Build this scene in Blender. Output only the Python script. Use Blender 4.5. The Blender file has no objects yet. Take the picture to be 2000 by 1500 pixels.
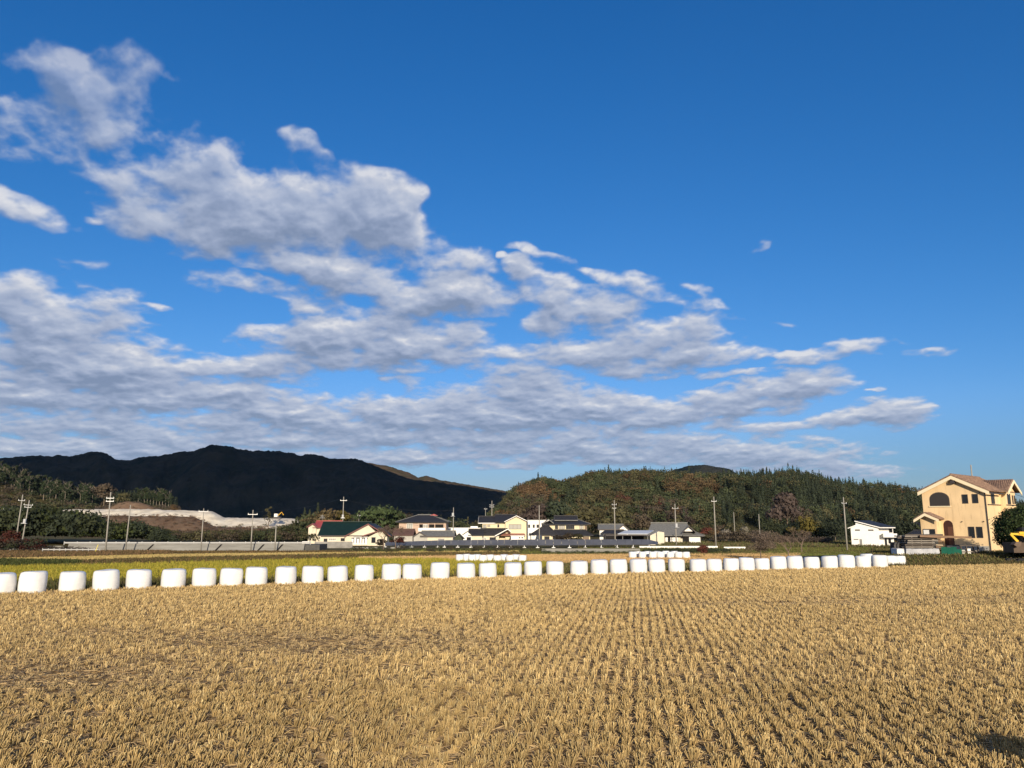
import bpy, math, random
import numpy as np
from mathutils import Vector, Matrix
R = math.radians
SC = bpy.context.scene
COL = SC.collection

# ------------------------------------------------------------------ camera
CAM_H = 3.4
PITCH = R(10.24)
FPX = 1500.0
cam = bpy.data.cameras.new('camera')
cam.lens = 27.0; cam.sensor_width = 36.0; cam.sensor_fit = 'HORIZONTAL'
cam.clip_start = 0.1; cam.clip_end = 30000
camo = bpy.data.objects.new('camera', cam); COL.objects.link(camo)
camo.location = (0, 0, CAM_H); camo.rotation_euler = (R(90) + PITCH, 0, 0)
SC.camera = camo
SC.render.resolution_x = 1024; SC.render.resolution_y = 768

CP, SP = math.cos(PITCH), math.sin(PITCH)
def ray(px, py):
    a = (px - 1000) / FPX; b = (750 - py) / FPX
    return (a, CP - b * SP, SP + b * CP)
def at(px, py, Y):
    d = ray(px, py); k = Y / d[1]
    return (d[0] * k, Y, CAM_H + d[2] * k)
def ground(px, py, z):
    d = ray(px, py); k = (z - CAM_H) / d[2]
    return (d[0] * k, d[1] * k, z)
def proj(x, y, z):
    f = y * CP + (z - CAM_H) * SP; u = -y * SP + (z - CAM_H) * CP
    return 1000 + FPX * x / f, 750 - FPX * u / f

# ------------------------------------------------------------------ sky, sun, exposure
SUN_EL = R(15.0)
SUN_AZ = R(175.0)                      # measured clockwise from +Y: behind the camera, a little to the right
SUNV = Vector((math.sin(SUN_AZ) * math.cos(SUN_EL), math.cos(SUN_AZ) * math.cos(SUN_EL), math.sin(SUN_EL)))
W = bpy.data.worlds.new('World'); SC.world = W; W.use_nodes = True
nt = W.node_tree; nt.nodes.clear()

def N(tree, kind, **kw):
    n = tree.nodes.new(kind)
    for k, v in kw.items():
        if k.startswith('i_'):
            key = k[2:]; key = int(key) if key.isdigit() else key
            n.inputs[key].default_value = v
        else: setattr(n, k, v)
    return n
def M(tree, op, a, b=None, c=None, clamp=False):
    n = tree.nodes.new('ShaderNodeMath'); n.operation = op; n.use_clamp = clamp
    for i, v in enumerate((a, b, c)):
        if v is None: continue
        if isinstance(v, (int, float)): n.inputs[i].default_value = v
        else: tree.links.new(v, n.inputs[i])
    return n.outputs[0]

tc = N(nt, 'ShaderNodeTexCoord')
STR = 0.1
sky = N(nt, 'ShaderNodeTexSky', sky_type='NISHITA', sun_disc=False, sun_elevation=SUN_EL, sun_rotation=SUN_AZ, altitude=100, air_density=1.0, dust_density=0.35, ozone_density=3.0)
# the camera's rendering of a clear autumn sky: the same gradient, deeper in red than in blue
ss = N(nt, 'ShaderNodeSeparateXYZ'); nt.links.new(sky.outputs[0], ss.inputs[0])
sc_ = N(nt, 'ShaderNodeCombineXYZ')
sdz = N(nt, 'ShaderNodeSeparateXYZ'); nt.links.new(tc.outputs['Generated'], sdz.inputs[0])
lo_ = N(nt, 'ShaderNodeMapRange', interpolation_type='SMOOTHSTEP'); nt.links.new(sdz.outputs[2], lo_.inputs[0]); lo_.inputs[1].default_value = .15; lo_.inputs[2].default_value = .04
for ch, (gam, k, low) in enumerate(((1.80, 1.10, .54), (1.02, .73, .75), (.86, 1.03, .76))):
    v = M(nt, 'MULTIPLY', ss.outputs[ch], STR * 1.19)
    v = M(nt, 'MINIMUM', M(nt, 'MULTIPLY', M(nt, 'POWER', v, gam), k / STR / 1.19), 2.5 / STR)
    v = M(nt, 'MULTIPLY', v, M(nt, 'SUBTRACT', 1.0, M(nt, 'MULTIPLY', lo_.outputs[0], 1 - low)))     # greyer air low over the land
    nt.links.new(v, sc_.inputs[ch])
# unseen pale fill added to the sky behind the viewer, softening blue shade
sd = N(nt, 'ShaderNodeSeparateXYZ'); nt.links.new(tc.outputs['Generated'], sd.inputs[0])
mk = N(nt, 'ShaderNodeMapRange', interpolation_type='SMOOTHSTEP'); nt.links.new(sd.outputs[1], mk.inputs[0])
mk.inputs[1].default_value = .05; mk.inputs[2].default_value = -.75; mk.inputs[3].default_value = 0.0; mk.inputs[4].default_value = .75
mxw = N(nt, 'ShaderNodeMix', data_type='RGBA'); nt.links.new(mk.outputs[0], mxw.inputs[0]); nt.links.new(sc_.outputs[0], mxw.inputs[6]); mxw.inputs[7].default_value = (.44 / STR, .45 / STR, .47 / STR, 1)
bg = N(nt, 'ShaderNodeBackground'); nt.links.new(mxw.outputs[2], bg.inputs[0]); bg.inputs[1].default_value = STR
wo = N(nt, 'ShaderNodeOutputWorld'); nt.links.new(bg.outputs[0], wo.inputs[0])

sl = bpy.data.lights.new('sun', 'SUN'); sl.energy = 5.0; sl.angle = R(0.53); sl.color = (1.0, .86, .66)
so = bpy.data.objects.new('sun', sl); COL.objects.link(so); so.rotation_euler = SUNV.to_track_quat('Z', 'Y').to_euler(); so.location = SUNV * 200
SC.view_settings.view_transform = 'Standard'; SC.view_settings.look = 'None'
SC.view_settings.exposure = 0.25; SC.view_settings.gamma = 1.0; SC.view_settings.use_curve_mapping = False
SC.cycles.max_bounces = 6; SC.cycles.diffuse_bounces = 2; SC.cycles.glossy_bounces = 2; SC.cycles.transparent_max_bounces = 8

# ------------------------------------------------------------------ sky: the cloud layer, a vault 14 km away in front of the open sky
# every cloud bank: its centre, half sizes, slope and thickness as seen in the sky
BANKS = [(80,150,105,40,5,.62),(245,190,95,60,15,.62),(10,235,50,42,0,.66),(60,285,70,30,-5,.82),(150,255,95,32,10,.62),(260,275,150,55,20,.78),(360,175,34,18,0,.5),
 (230,330,130,40,10,.68),(40,397,75,27,4,.95),(190,411,32,11,0,.6),(130,515,40,14,-8,.3),(370,240,40,20,0,.35),
 (440,345,150,75,15,.9),(600,310,50,30,25,.68),(430,430,170,68,5,1),(600,425,190,78,8,1),(735,400,120,58,20,.85),(800,470,120,45,15,.75),(440,492,90,26,-5,.75),
 (830,515,110,32,8,.62),(60,590,160,48,-3,.85),(80,665,190,72,5,1),(210,710,170,50,12,.95),(300,612,30,9,0,.62),(410,545,65,20,5,.42),
 (590,528,95,32,-5,.95),(520,592,120,22,8,.75),(720,570,170,45,5,.92),(900,588,115,30,5,.88),
 (660,665,190,55,-12,1),(850,672,210,42,5,.95),(430,712,160,32,-8,.9),(700,700,130,28,0,.8),
 (1060,498,75,12,8,.66),(970,512,20,10,0,.6),(1160,518,24,8,5,.6),(1050,540,80,28,0,.88),(1130,582,135,38,12,1),(1285,568,115,26,22,.92),(1385,592,38,10,10,.75),
 (1200,628,90,18,0,.5),(1090,628,50,15,0,.5),(1150,682,230,40,-8,1),(1300,662,150,45,-6,.88),(1320,705,160,28,-5,.98),(1050,742,140,36,-5,.88),
 (400,770,250,36,3,.95),(230,775,150,36,0,.82),(60,780,120,20,3,.92),(800,748,50,16,0,.6),
 (700,815,330,42,-5,1),(1000,800,260,55,0,1),(1250,812,230,32,0,.88),(1460,780,170,30,-10,.98),(1740,803,85,22,3,1),(1590,822,150,15,-4,.85),
 (200,830,330,26,0,.8),(100,878,200,24,0,1),(880,858,330,28,0,.95),(330,878,240,26,0,1),(700,892,220,20,0,.9),
 (1330,880,320,34,2,.92),(1530,908,230,22,5,.75),(1050,885,220,22,0,.75),(80,740,180,30,0,.9),(1640,692,110,17,-5,.8),(1560,690,45,10,0,.66),(1790,690,70,7,0,.42),
 (1450,732,60,8,0,.4),(1408,322,30,14,-10,.32),(1468,491,14,7,0,.27),(1520,382,10,5,0,.22),(1475,367,12,6,0,.15),(1695,762,22,5,0,.35),(1570,626,60,6,-5,.25)]

rngn = np.random.default_rng(11)
GRAD = rngn.normal(size=(256, 256, 2)); GRAD /= np.linalg.norm(GRAD, axis=2, keepdims=True)
def gnoise(x, y):
    xi = np.floor(x).astype(int); yi = np.floor(y).astype(int); fx = x - xi; fy = y - yi
    def gr(ix, iy, dx, dy):
        gv = GRAD[ix & 255, iy & 255]; return gv[..., 0] * dx + gv[..., 1] * dy
    u = fx * fx * fx * (fx * (fx * 6 - 15) + 10); v = fy * fy * fy * (fy * (fy * 6 - 15) + 10)
    a = gr(xi, yi, fx, fy); b = gr(xi + 1, yi, fx - 1, fy); c = gr(xi, yi + 1, fx, fy - 1); d = gr(xi + 1, yi + 1, fx - 1, fy - 1)
    return (a + (b - a) * u) * (1 - v) + (c + (d - c) * u) * v
def fbm(x, y, octv=5, rough=.5, lac=2.03):
    s = 0; a = 1.0; n = 0
    for k in range(octv):
        s = s + a * gnoise(x + 17.3 * k, y + 9.1 * k); n += a; a *= rough; x = x * lac; y = y * lac
    return s / n * 1.6
def sstep(v, a, b):
    t = np.clip((v - a) / (b - a), 0, 1); return t * t * (3 - 2 * t)

def cloud_field(AZ, EL):
    se = np.sin(EL) + .19
    X = np.sin(AZ) / se; Y = np.cos(AZ) / se
    amp = EL * .13 + .008
    wx = fbm(X * 2.2, Y * 2.2, 5, .55) * 1.0; wy = fbm(X * 2.2 + 50, Y * 2.2 + 31, 5, .55)
    A = AZ + wx * amp * 1.5; E = EL + wy * amp * .8
    tot = np.zeros_like(AZ)
    for (cx, cy, rx, ry, rot, w) in BANKS:
        d = Vector(ray(cx, cy)).normalized(); a0, e0 = math.atan2(d.x, d.y), math.asin(d.z)
        sa = abs(rx) / FPX * 1.25; sb = abs(ry) / FPX * 1.3
        da = (A - a0) * math.cos(e0); de = E - e0; c, s = math.cos(-R(rot)), math.sin(-R(rot))
        u = (da * c + de * s) / sa; v = (-da * s + de * c) / sb
        q = np.maximum(0, 1 - u * u - v * v) * w
        tot = np.maximum(tot, q) + .18 * np.minimum(tot, q)
    n1 = fbm(X * 5.6 + 3, Y * 5.6, 7, .50); n2 = fbm(X * 1.7 + 8, Y * 1.7 + 5, 3, .5)
    bil = 1 - 2 * np.abs(fbm(X * 8.5 + 90, Y * 8.5 + 9, 5, .5))       # billows
    ul = sstep(EL, R(20.5), R(25)) * sstep(-AZ, R(12), R(20))
    n3 = fbm(X * 10.5 + 40, Y * 10.5 + 7, 5, .5)
    D = n3 * .75 * ul - .05 * ul + tot * (1.0 + .35 * np.clip(1 - EL / R(12), 0, 1)) - .12 - .04 * sstep(EL, R(19), R(26)) + n1 * .90 + n2 * .38 + (bil - .62) * .40
    return D * np.clip(tot * 5, 0, 1), tot

NA, NE = 1300, 560
azs = np.linspace(-R(43), R(43), NA); els = np.linspace(R(1.0), R(36.5), NE)
AZ, EL = np.meshgrid(azs, els)
Dn, Tn = cloud_field(AZ, EL)
row = els[1] - els[0]
def up(a, deg, lat=0.0):
    out = np.empty_like(a); s_ = max(1, int(round(R(deg) / row))); out[:-s_] = a[s_:]; out[-s_:] = a[-1:]
    return np.roll(out, -int(round(lat * s_)), axis=1)
hz = np.clip(EL / R(22), .22, 1.2)
relief = 0
for deg, wgt in ((.16, .30), (.38, .62), (.8, .8), (1.6, .65)):
    # the step shrinks towards the horizon, where the clouds are seen edge on
    hi, lo = up(Dn, deg, .4), up(Dn, deg * .35, .4)
    k = np.clip((EL - R(4)) / R(12), 0, 1)
    relief = relief + wgt * (Dn - (hi * k + lo * (1 - k)))
thick = sstep(Dn, .35, 1.15)
L = .47 + .50 * relief - .22 * thick  # lit tops and grey undersides are worked into the cloud colour
L = np.clip(L, 0, 1.0)
alpha = (.28 * sstep(Dn, .0, .35) + .72 * sstep(Dn, .14, .78)) * .97
haze_top = sstep(EL, R(20), R(32)) * sstep(-AZ, R(5), R(25))
alpha = alpha * (1 - .5 * haze_top)
stops = np.array([0, .3, .6, .85, 1.0])
cols = np.array([(.22, .285, .425), (.32, .385, .54), (.44, .50, .64), (.58, .615, .71), (.73, .74, .785)])
RGB = np.stack([np.interp(L, stops, cols[:, i]) for i in range(3)], -1)
far = np.clip(1 - (EL - R(2)) / R(7), 0, 1)[..., None] * .30
RGB = RGB * (1 - far) + np.array((.40, .50, .66)) * far
RAD = 14000.0
P = np.stack([np.cos(EL) * np.sin(AZ), np.cos(EL) * np.cos(AZ), np.sin(EL)], -1).reshape(-1, 3) * RAD
P[:, 2] += CAM_H
idx = np.arange(NA * NE).reshape(NE, NA)
keep = np.maximum.reduce([alpha[:-1, :-1], alpha[1:, :-1], alpha[:-1, 1:], alpha[1:, 1:]]) > .004
Q = np.stack([idx[:-1, :-1], idx[:-1, 1:], idx[1:, 1:], idx[1:, :-1]], -1)[keep]
used = np.zeros(NA * NE, bool); used[Q.ravel()] = True; remap = np.cumsum(used) - 1
def np_mesh(name, V, F, mat=None, parent=None, col=None, smooth=False):
    V = np.ascontiguousarray(V, dtype=np.float32); F = np.ascontiguousarray(F, dtype=np.int32)
    me = bpy.data.meshes.new(name); n, k = F.shape
    me.vertices.add(len(V)); me.vertices.foreach_set('co', V.ravel())
    me.loops.add(n * k); me.loops.foreach_set('vertex_index', F.ravel())
    me.polygons.add(n); me.polygons.foreach_set('loop_start', np.arange(0, n * k, k, dtype=np.int32))
    me.polygons.foreach_set('loop_total', np.full(n, k, dtype=np.int32))
    if smooth: me.polygons.foreach_set('use_smooth', np.ones(n, dtype=bool))
    me.update(calc_edges=True)
    if col is not None:
        a = me.attributes.new('tint', 'FLOAT_COLOR', 'POINT')
        c = np.ones((len(V), 4), dtype=np.float32); c[:, :col.shape[1]] = col; a.data.foreach_set('color', c.ravel())
    if mat is not None: me.materials.append(mat)
    o = bpy.data.objects.new(name, me); COL.objects.link(o)
    if parent is not None: o.parent = parent
    return o
mc = bpy.data.materials.new('cloud_layer'); mc.use_nodes = True; t = mc.node_tree; t.nodes.clear()
at_ = N(t, 'ShaderNodeAttribute', attribute_name='tint'); em = N(t, 'ShaderNodeEmission'); tr = N(t, 'ShaderNodeBsdfTransparent'); mxs = N(t, 'ShaderNodeMixShader'); om = N(t, 'ShaderNodeOutputMaterial')
t.links.new(at_.outputs['Color'], em.inputs[0]); em.inputs[1].default_value = .84
t.links.new(at_.outputs['Alpha'], mxs.inputs[0]); t.links.new(tr.outputs[0], mxs.inputs[1]); t.links.new(em.outputs[0], mxs.inputs[2]); t.links.new(mxs.outputs[0], om.inputs[0])
mc.cycles.emission_sampling = 'NONE'
skyo = np_mesh('sky', P[used], remap[Q], mc, col=np.concatenate([RGB.reshape(-1, 3), alpha.reshape(-1, 1)], 1)[used], smooth=True)
skyo['kind'] = 'structure'; skyo['label'] = 'banks of white and grey cloud spread over the left of a deep blue sky'

# ------------------------------------------------------------------ helpers
def tag(o, label=None, cat=None, group=None, kind=None):
    if label: o['label'] = label
    if cat: o['category'] = cat
    if group: o['group'] = group
    if kind: o['kind'] = kind
    return o
def empty(name, loc, rz=0.0, label=None, cat=None, group=None):
    o = bpy.data.objects.new(name, None); COL.objects.link(o); o.location = loc; o.rotation_euler = (0, 0, rz)
    o.empty_display_size = .3
    return tag(o, label, cat, group)
def dup(root, loc=None, rz=None, scale=None):
    c = root.copy(); COL.objects.link(c)
    if loc is not None: c.location = loc
    if rz is not None: c.rotation_euler = (0, 0, rz)
    if scale is not None: c.scale = scale
    for ch in list(root.children):
        k = ch.copy(); COL.objects.link(k); k.parent = c
        for g2 in list(ch.children):
            d = g2.copy(); COL.objects.link(d); d.parent = k
    return c
class MB:
    def __init__(self): self.v = []; self.f = []
    def poly(self, pts):
        n = len(self.v); self.v += [tuple(p) for p in pts]; self.f.append(tuple(range(n, n + len(pts))))
    def prism(self, pts, off):
        n = len(self.v); k = len(pts); off = Vector(off)
        self.v += [tuple(p) for p in pts] + [tuple(Vector(p) + off) for p in pts]
        self.f.append(tuple(range(n + k - 1, n - 1, -1))); self.f.append(tuple(range(n + k, n + 2 * k)))
        for i in range(k):
            j = (i + 1) % k; self.f.append((n + i, n + j, n + k + j, n + k + i))
    def box(self, x0, x1, y0, y1, z0, z1):
        self.prism([(x0, y0, z0), (x1, y0, z0), (x1, y1, z0), (x0, y1, z0)], (0, 0, z1 - z0))
    def tube(self, pts, rad, n=8, cap=True):
        base = len(self.v); pts = [Vector(p) for p in pts]
        for i, p in enumerate(pts):
            d = (pts[min(i + 1, len(pts) - 1)] - pts[max(i - 1, 0)]).normalized()
            a = d.orthogonal().normalized(); b = d.cross(a); r = rad[i] if isinstance(rad, (list, tuple)) else rad
            for k in range(n):
                t = 2 * math.pi * k / n; self.v.append(tuple(p + (a * math.cos(t) + b * math.sin(t)) * r))
        for i in range(len(pts) - 1):
            for k in range(n):
                k2 = (k + 1) % n; self.f.append((base + i * n + k, base + i * n + k2, base + (i + 1) * n + k2, base + (i + 1) * n + k))
        if cap:
            self.f.append(tuple(base + k for k in range(n - 1, -1, -1))); e_ = base + (len(pts) - 1) * n
            self.f.append(tuple(e_ + k for k in range(n)))
        return self
    def build(self, name, mat, parent=None, smooth=False):
        me = bpy.data.meshes.new(name); me.from_pydata(self.v, [], self.f); me.update()
        bm_fix(me)
        if smooth:
            for p in me.polygons: p.use_smooth = True
        if mat: me.materials.append(mat)
        o = bpy.data.objects.new(name, me); COL.objects.link(o)
        if parent is not None: o.parent = parent
        return o
import bmesh
def bm_fix(me):
    b = bmesh.new(); b.from_mesh(me); bmesh.ops.recalc_face_normals(b, faces=b.faces[:]); b.to_mesh(me); b.free()

def mat(name, c1, c2=None, scale=2.0, rough=.8, bump=0.0, bscale=None, metal=0.0, spec=.3, detail=5, stretch=(1, 1, 1), c3=None, tint=False, transl=0.0):
    m = bpy.data.materials.new(name); m.use_nodes = True; t = m.node_tree; b = t.nodes['Principled BSDF']
    b.inputs['Roughness'].default_value = rough; b.inputs['Metallic'].default_value = metal; b.inputs['Specular IOR Level'].default_value = spec
    outc = None
    if tint:
        outc = N(t, 'ShaderNodeAttribute', attribute_name='tint').outputs['Color']
        if not c2: t.links.new(outc, b.inputs['Base Color'])
    if c2:
        tc = N(t, 'ShaderNodeTexCoord'); mp = N(t, 'ShaderNodeMapping'); mp.inputs['Scale'].default_value = stretch
        t.links.new(tc.outputs['Object'], mp.inputs[0])
        nz = N(t, 'ShaderNodeTexNoise', i_Scale=scale, i_Detail=float(detail), i_Roughness=.6); t.links.new(mp.outputs[0], nz.inputs['Vector'])
        cr = N(t, 'ShaderNodeValToRGB'); t.links.new(nz.outputs[0], cr.inputs[0]); e = cr.color_ramp.elements
        e[0].position = .33; e[0].color = (*c1, 1); e[1].position = .67; e[1].color = (*c2, 1)
        if c3: x = e.new(.5); x.color = (*c3, 1)
        if tint:
            mm = N(t, 'ShaderNodeMix', data_type='RGBA', blend_type='MULTIPLY'); mm.inputs[0].default_value = 1
            t.links.new(outc, mm.inputs[6]); t.links.new(cr.outputs[0], mm.inputs[7]); t.links.new(mm.outputs[2], b.inputs['Base Color'])
        else: t.links.new(cr.outputs[0], b.inputs['Base Color'])
    elif not tint:
        b.inputs['Base Color'].default_value = (*c1, 1)
    if bump:
        tc = N(t, 'ShaderNodeTexCoord'); nz = N(t, 'ShaderNodeTexNoise', i_Scale=bscale or scale * 4, i_Detail=6.0); t.links.new(tc.outputs['Object'], nz.inputs['Vector'])
        bp = N(t, 'ShaderNodeBump'); bp.inputs['Strength'].default_value = 1.0; bp.inputs['Distance'].default_value = bump
        t.links.new(nz.outputs[0], bp.inputs['Height']); t.links.new(bp.outputs[0], b.inputs['Normal'])
    if transl:
        tl = N(t, 'ShaderNodeBsdfTranslucent'); mx = N(t, 'ShaderNodeMixShader'); mx.inputs[0].default_value = transl
        src = b.inputs['Base Color'].links[0].from_socket if b.inputs['Base Color'].links else None
        if src: t.links.new(src, tl.inputs[0])
        else: tl.inputs[0].default_value = (*c1, 1)
        o = t.nodes['Material Output']; t.links.new(b.outputs[0], mx.inputs[1]); t.links.new(tl.outputs[0], mx.inputs[2]); t.links.new(mx.outputs[0], o.inputs[0])
    return m

# ------------------------------------------------------------------ lie of the land
# the long front row of bales: picture column and row where each one meets the stubble
ROW = [(1,1160),(61.7,1158.5),(139.5,1155.5),(206,1153.5),(269.5,1150),(337,1148),(398,1146),(450.5,1144),(499.6,1143),(557.3,1141.5),(610,1139.5),(659.2,1137.5),
 (710.6,1135.5),(764,1133),(805,1132),(858.8,1130.5),(909.7,1129.5),(952.4,1128),(1001.8,1126.5),(1041.5,1124.3),(1083.9,1123.5),(1131,1123),(1170.9,1121.7),(1208.2,1120.5),
 (1247.8,1119),(1283.3,1118.3),(1321.6,1117.7),(1363.9,1117),(1395.8,1116),(1428,1115),(1459,1114.2),(1489,1113.5),(1521.3,1112.6),(1553.5,1111.7),(1586.3,1111),(1621,1110),(1654,1109.3),(1686,1108.7),(1718.5,1108)]
ROWP = []
for px, py in ROW:
    g0 = ground(px, py + 1.6, 0.0); k = (g0[1] + .55) / g0[1]; ROWP.append((g0[0] * k, g0[1] * k))
RX = np.array([-140, -60] + [p[0] for p in ROWP] + [45, 70, 140], float)
RY = np.array([ROWP[0][1] - 30, ROWP[0][1] - 14] + [p[1] for p in ROWP] + [ROWP[-1][1] + 4.5, ROWP[-1][1] + 10, ROWP[-1][1] + 24], float)
LOW = -2.2
def edge(x): return np.interp(x, RX, RY) + 1.35
def ss_(v, a, b):
    t = np.clip((v - a) / (b - a), 0, 1); return t * t * (3 - 2 * t)
def hgt(x, y):
    x = np.asarray(x, float); y = np.asarray(y, float)
    E = edge(x)
    plat = ss_(x - .49 * y, -6, -2) * (1 - ss_(y, 100, 125)) * ss_(x, 20, 28) * (.68 + .32 * ss_(y, 73, 77))
    low = LOW + 2.45 * plat
    z = low * ss_(y, E, E + 4.5)
    z = z + 1.75 * (1 - ss_(y, .8, 5.2))
    return z
def hz1(x, y): return float(hgt(x, y))
GRID_X = np.concatenate([-np.geomspace(6000, 140, 26), np.arange(-135, 136, 1.0), np.geomspace(140, 6000, 26)])
GRID_Y = np.concatenate([np.array([-400, -150, -60, -30, -15, -8, -4]), np.arange(-2, 14, .8), np.arange(14, 135, 1.0), np.geomspace(136, 9000, 36)])
gx, gy = np.meshgrid(GRID_X, GRID_Y)
gz = hgt(gx, gy)
gi_ = np.arange(gx.size).reshape(gx.shape)
def gq(ix): return np.stack([ix[:-1, :-1], ix[:-1, 1:], ix[1:, 1:], ix[1:, :-1]], -1).reshape(-1, 4)
m_ground = mat('rough_ground', (.060, .058, .022), (.15, .115, .055), scale=.35, c3=(.10, .085, .036), rough=.95, bump=.05, bscale=6, spec=.1)
go_ = np_mesh('ground', np.stack([gx, gy, gz], -1).reshape(-1, 3), gq(gi_), m_ground, smooth=True)
tag(go_, 'flat farmland with rough grass between the fields', kind='structure')

# the harvested rice field in front
def soil_mat():
    m = bpy.data.materials.new('stubble_soil'); m.use_nodes = True; t = m.node_tree; b = t.nodes['Principled BSDF']; b.inputs['Roughness'].default_value = .95; b.inputs['Specular IOR Level'].default_value = .1
    tc = N(t, 'ShaderNodeTexCoord')
    n1 = N(t, 'ShaderNodeTexNoise', i_Scale=22.0, i_Detail=7.0, i_Roughness=.75); t.links.new(tc.outputs['Object'], n1.inputs['Vector'])
    n2 = N(t, 'ShaderNodeTexNoise', i_Scale=.12, i_Detail=3.0); t.links.new(tc.outputs['Object'], n2.inputs['Vector'])
    cr = N(t, 'ShaderNodeValToRGB'); t.links.new(n1.outputs[0], cr.inputs[0]); e = cr.color_ramp.elements
    e[0].position = .36; e[0].color = (.085, .058, .03, 1); e[1].position = .66; e[1].color = (.44, .31, .16, 1); x = e.new(.5); x.color = (.21, .145, .075, 1)
    c2 = N(t, 'ShaderNodeValToRGB'); t.links.new(n2.outputs[0], c2.inputs[0]); e = c2.color_ramp.elements
    e[0].position = .35; e[0].color = (.80, .80, .84, 1); e[1].position = .65; e[1].color = (1.15, 1.08, 1.0, 1)
    mm = N(t, 'ShaderNodeMix', data_type='RGBA', blend_type='MULTIPLY'); mm.inputs[0].default_value = 1
    t.links.new(cr.outputs[0], mm.inputs[6]); t.links.new(c2.outputs[0], mm.inputs[7]); t.links.new(mm.outputs[2], b.inputs['Base Color'])
    bp = N(t, 'ShaderNodeBump'); bp.inputs['Distance'].default_value = .03; t.links.new(n1.outputs[0], bp.inputs['Height']); t.links.new(bp.outputs[0], b.inputs['Normal'])
    return m
fx = np.arange(-75, 96, 1.5); fr = []
F0 = np.full(fx.shape, 5.4); F1 = edge(fx) - .25
V = np.concatenate([np.stack([fx, F0, fx * 0 + .004], -1), np.stack([fx, F1, fx * 0 + .004], -1)]); n = len(fx); i = np.arange(n - 1)
ff = np_mesh('field', V, np.stack([i, i + 1, n + i + 1, n + i], -1), soil_mat()); tag(ff, 'brown soil of the harvested rice field under the stubble', kind='structure')

def sheet(name, pts, z, m, label, zg=LOW):
    P = [ground(px, py, zg) for px, py in pts]; b = MB(); b.poly([(p[0], p[1], z) for p in P]); o = b.build(name, m)
    if o.data.polygons[0].normal.z < 0: o.data.flip_normals()
    return tag(o, label, kind='structure')
m_yel = mat('ratoon_field', (.20, .17, .025), (.33, .29, .05), scale=.25, c3=(.27, .235, .035), rough=.9, spec=.1)
m_tan = mat('tan_field', (.34, .25, .12), (.46, .34, .18), scale=.3, rough=.95, spec=.1)
m_tan2 = mat('orange_tan_field', (.40, .27, .13), (.50, .35, .18), scale=.4, rough=.95, spec=.1)
m_grn = mat('short_grass', (.13, .16, .035), (.20, .21, .05), scale=.5, rough=.95, spec=.1)
YF = [(-260, 1112), (15, 1109), (60, 1107), (140, 1106), (400, 1099), (560, 1094.5), (700, 1091.5), (860, 1092.5), (1000, 1096), (1080, 1102), (1000, 1128), (600, 1133), (100, 1138), (-260, 1145)]
sheet('rice_field', YF, LOW + .004, m_yel, 'yellow green field of regrown rice behind the bales')
sheet('far_field', [(-80, 1095), (130, 1092.5), (135, 1087.5), (320, 1083), (640, 1079.5), (1010, 1075.5), (1010, 1079.5), (700, 1082), (560, 1085), (330, 1089), (150, 1094.5), (-80, 1097)], LOW + .004, m_tan, 'strip of tan stubble beyond the yellow green field')
sheet('orange_field', [(705, 1088), (880, 1084.5), (1130, 1083), (1560, 1081), (1560, 1085), (1480, 1100), (1010, 1100), (905, 1094), (700, 1090)], LOW + .006, m_tan2, 'orange tan field behind the right half of the bale row')
sheet('green_verge', [(1500, 1073), (1545, 1069.5), (1700, 1069.5), (1770, 1073), (1740, 1076), (1560, 1077)], LOW + .006, m_grn, 'bright green grass strip before the white house')
sheet('green_field', [(1520, 1081), (1660, 1079.5), (1770, 1080), (1790, 1085), (1500, 1085)], LOW + .010, m_grn, 'second green strip just above the right end of the bale row')
sheet('mown_verge', [(745, 1077.5), (1000, 1075), (1000, 1078.5), (750, 1081)], LOW + .012, m_grn, 'thin light green verge below the solar panels')

# ------------------------------------------------------------------ plants
rng = np.random.default_rng(5)
def unit(n, r=rng):
    v = r.normal(size=(n, 3)); return v / np.linalg.norm(v, axis=1, keepdims=True)
def leaf_quads(c, nrm, s, r=rng, asp=.6):
    n = len(c); h = unit(n, r); u = np.cross(nrm, h); u /= np.linalg.norm(u, axis=1, keepdims=True) + 1e-9; w = np.cross(nrm, u)
    s = np.broadcast_to(np.asarray(s, float), (n,))[:, None]; j = r.uniform(.6, 1.25, (n, 4, 1))
    V = np.stack([c + u * s * j[:, 0], c + w * s * asp * j[:, 1], c - u * s * j[:, 2], c - w * s * asp * j[:, 3]], 1).reshape(-1, 3)
    return V, np.arange(n * 4).reshape(n, 4)
def t_broad(n, seed, flat=.8, lobes=9):
    r = np.random.default_rng(seed); L = []
    for k in range(lobes):
        a = r.uniform(0, 2 * math.pi); q = r.uniform(.05, .32); L.append((q * math.cos(a), q * math.sin(a), r.uniform(.35, .8) * (1 - q * .5), r.uniform(.15, .25)))
    L.append((0, 0, .72, .25)); L = np.array(L); k = r.integers(0, len(L), n); d = unit(n, r); d[:, 2] = np.abs(d[:, 2]) * .9 - .25 * r.random(n)
    d /= np.linalg.norm(d, axis=1, keepdims=True); rad = L[k, 3:4] * r.uniform(.7, 1.08, (n, 1))
    c = L[k, :3] + d * rad * np.array([1, 1, flat]); nn = d + unit(n, r) * .75
    return c, nn / np.linalg.norm(nn, axis=1, keepdims=True), np.full(n, .055)
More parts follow.
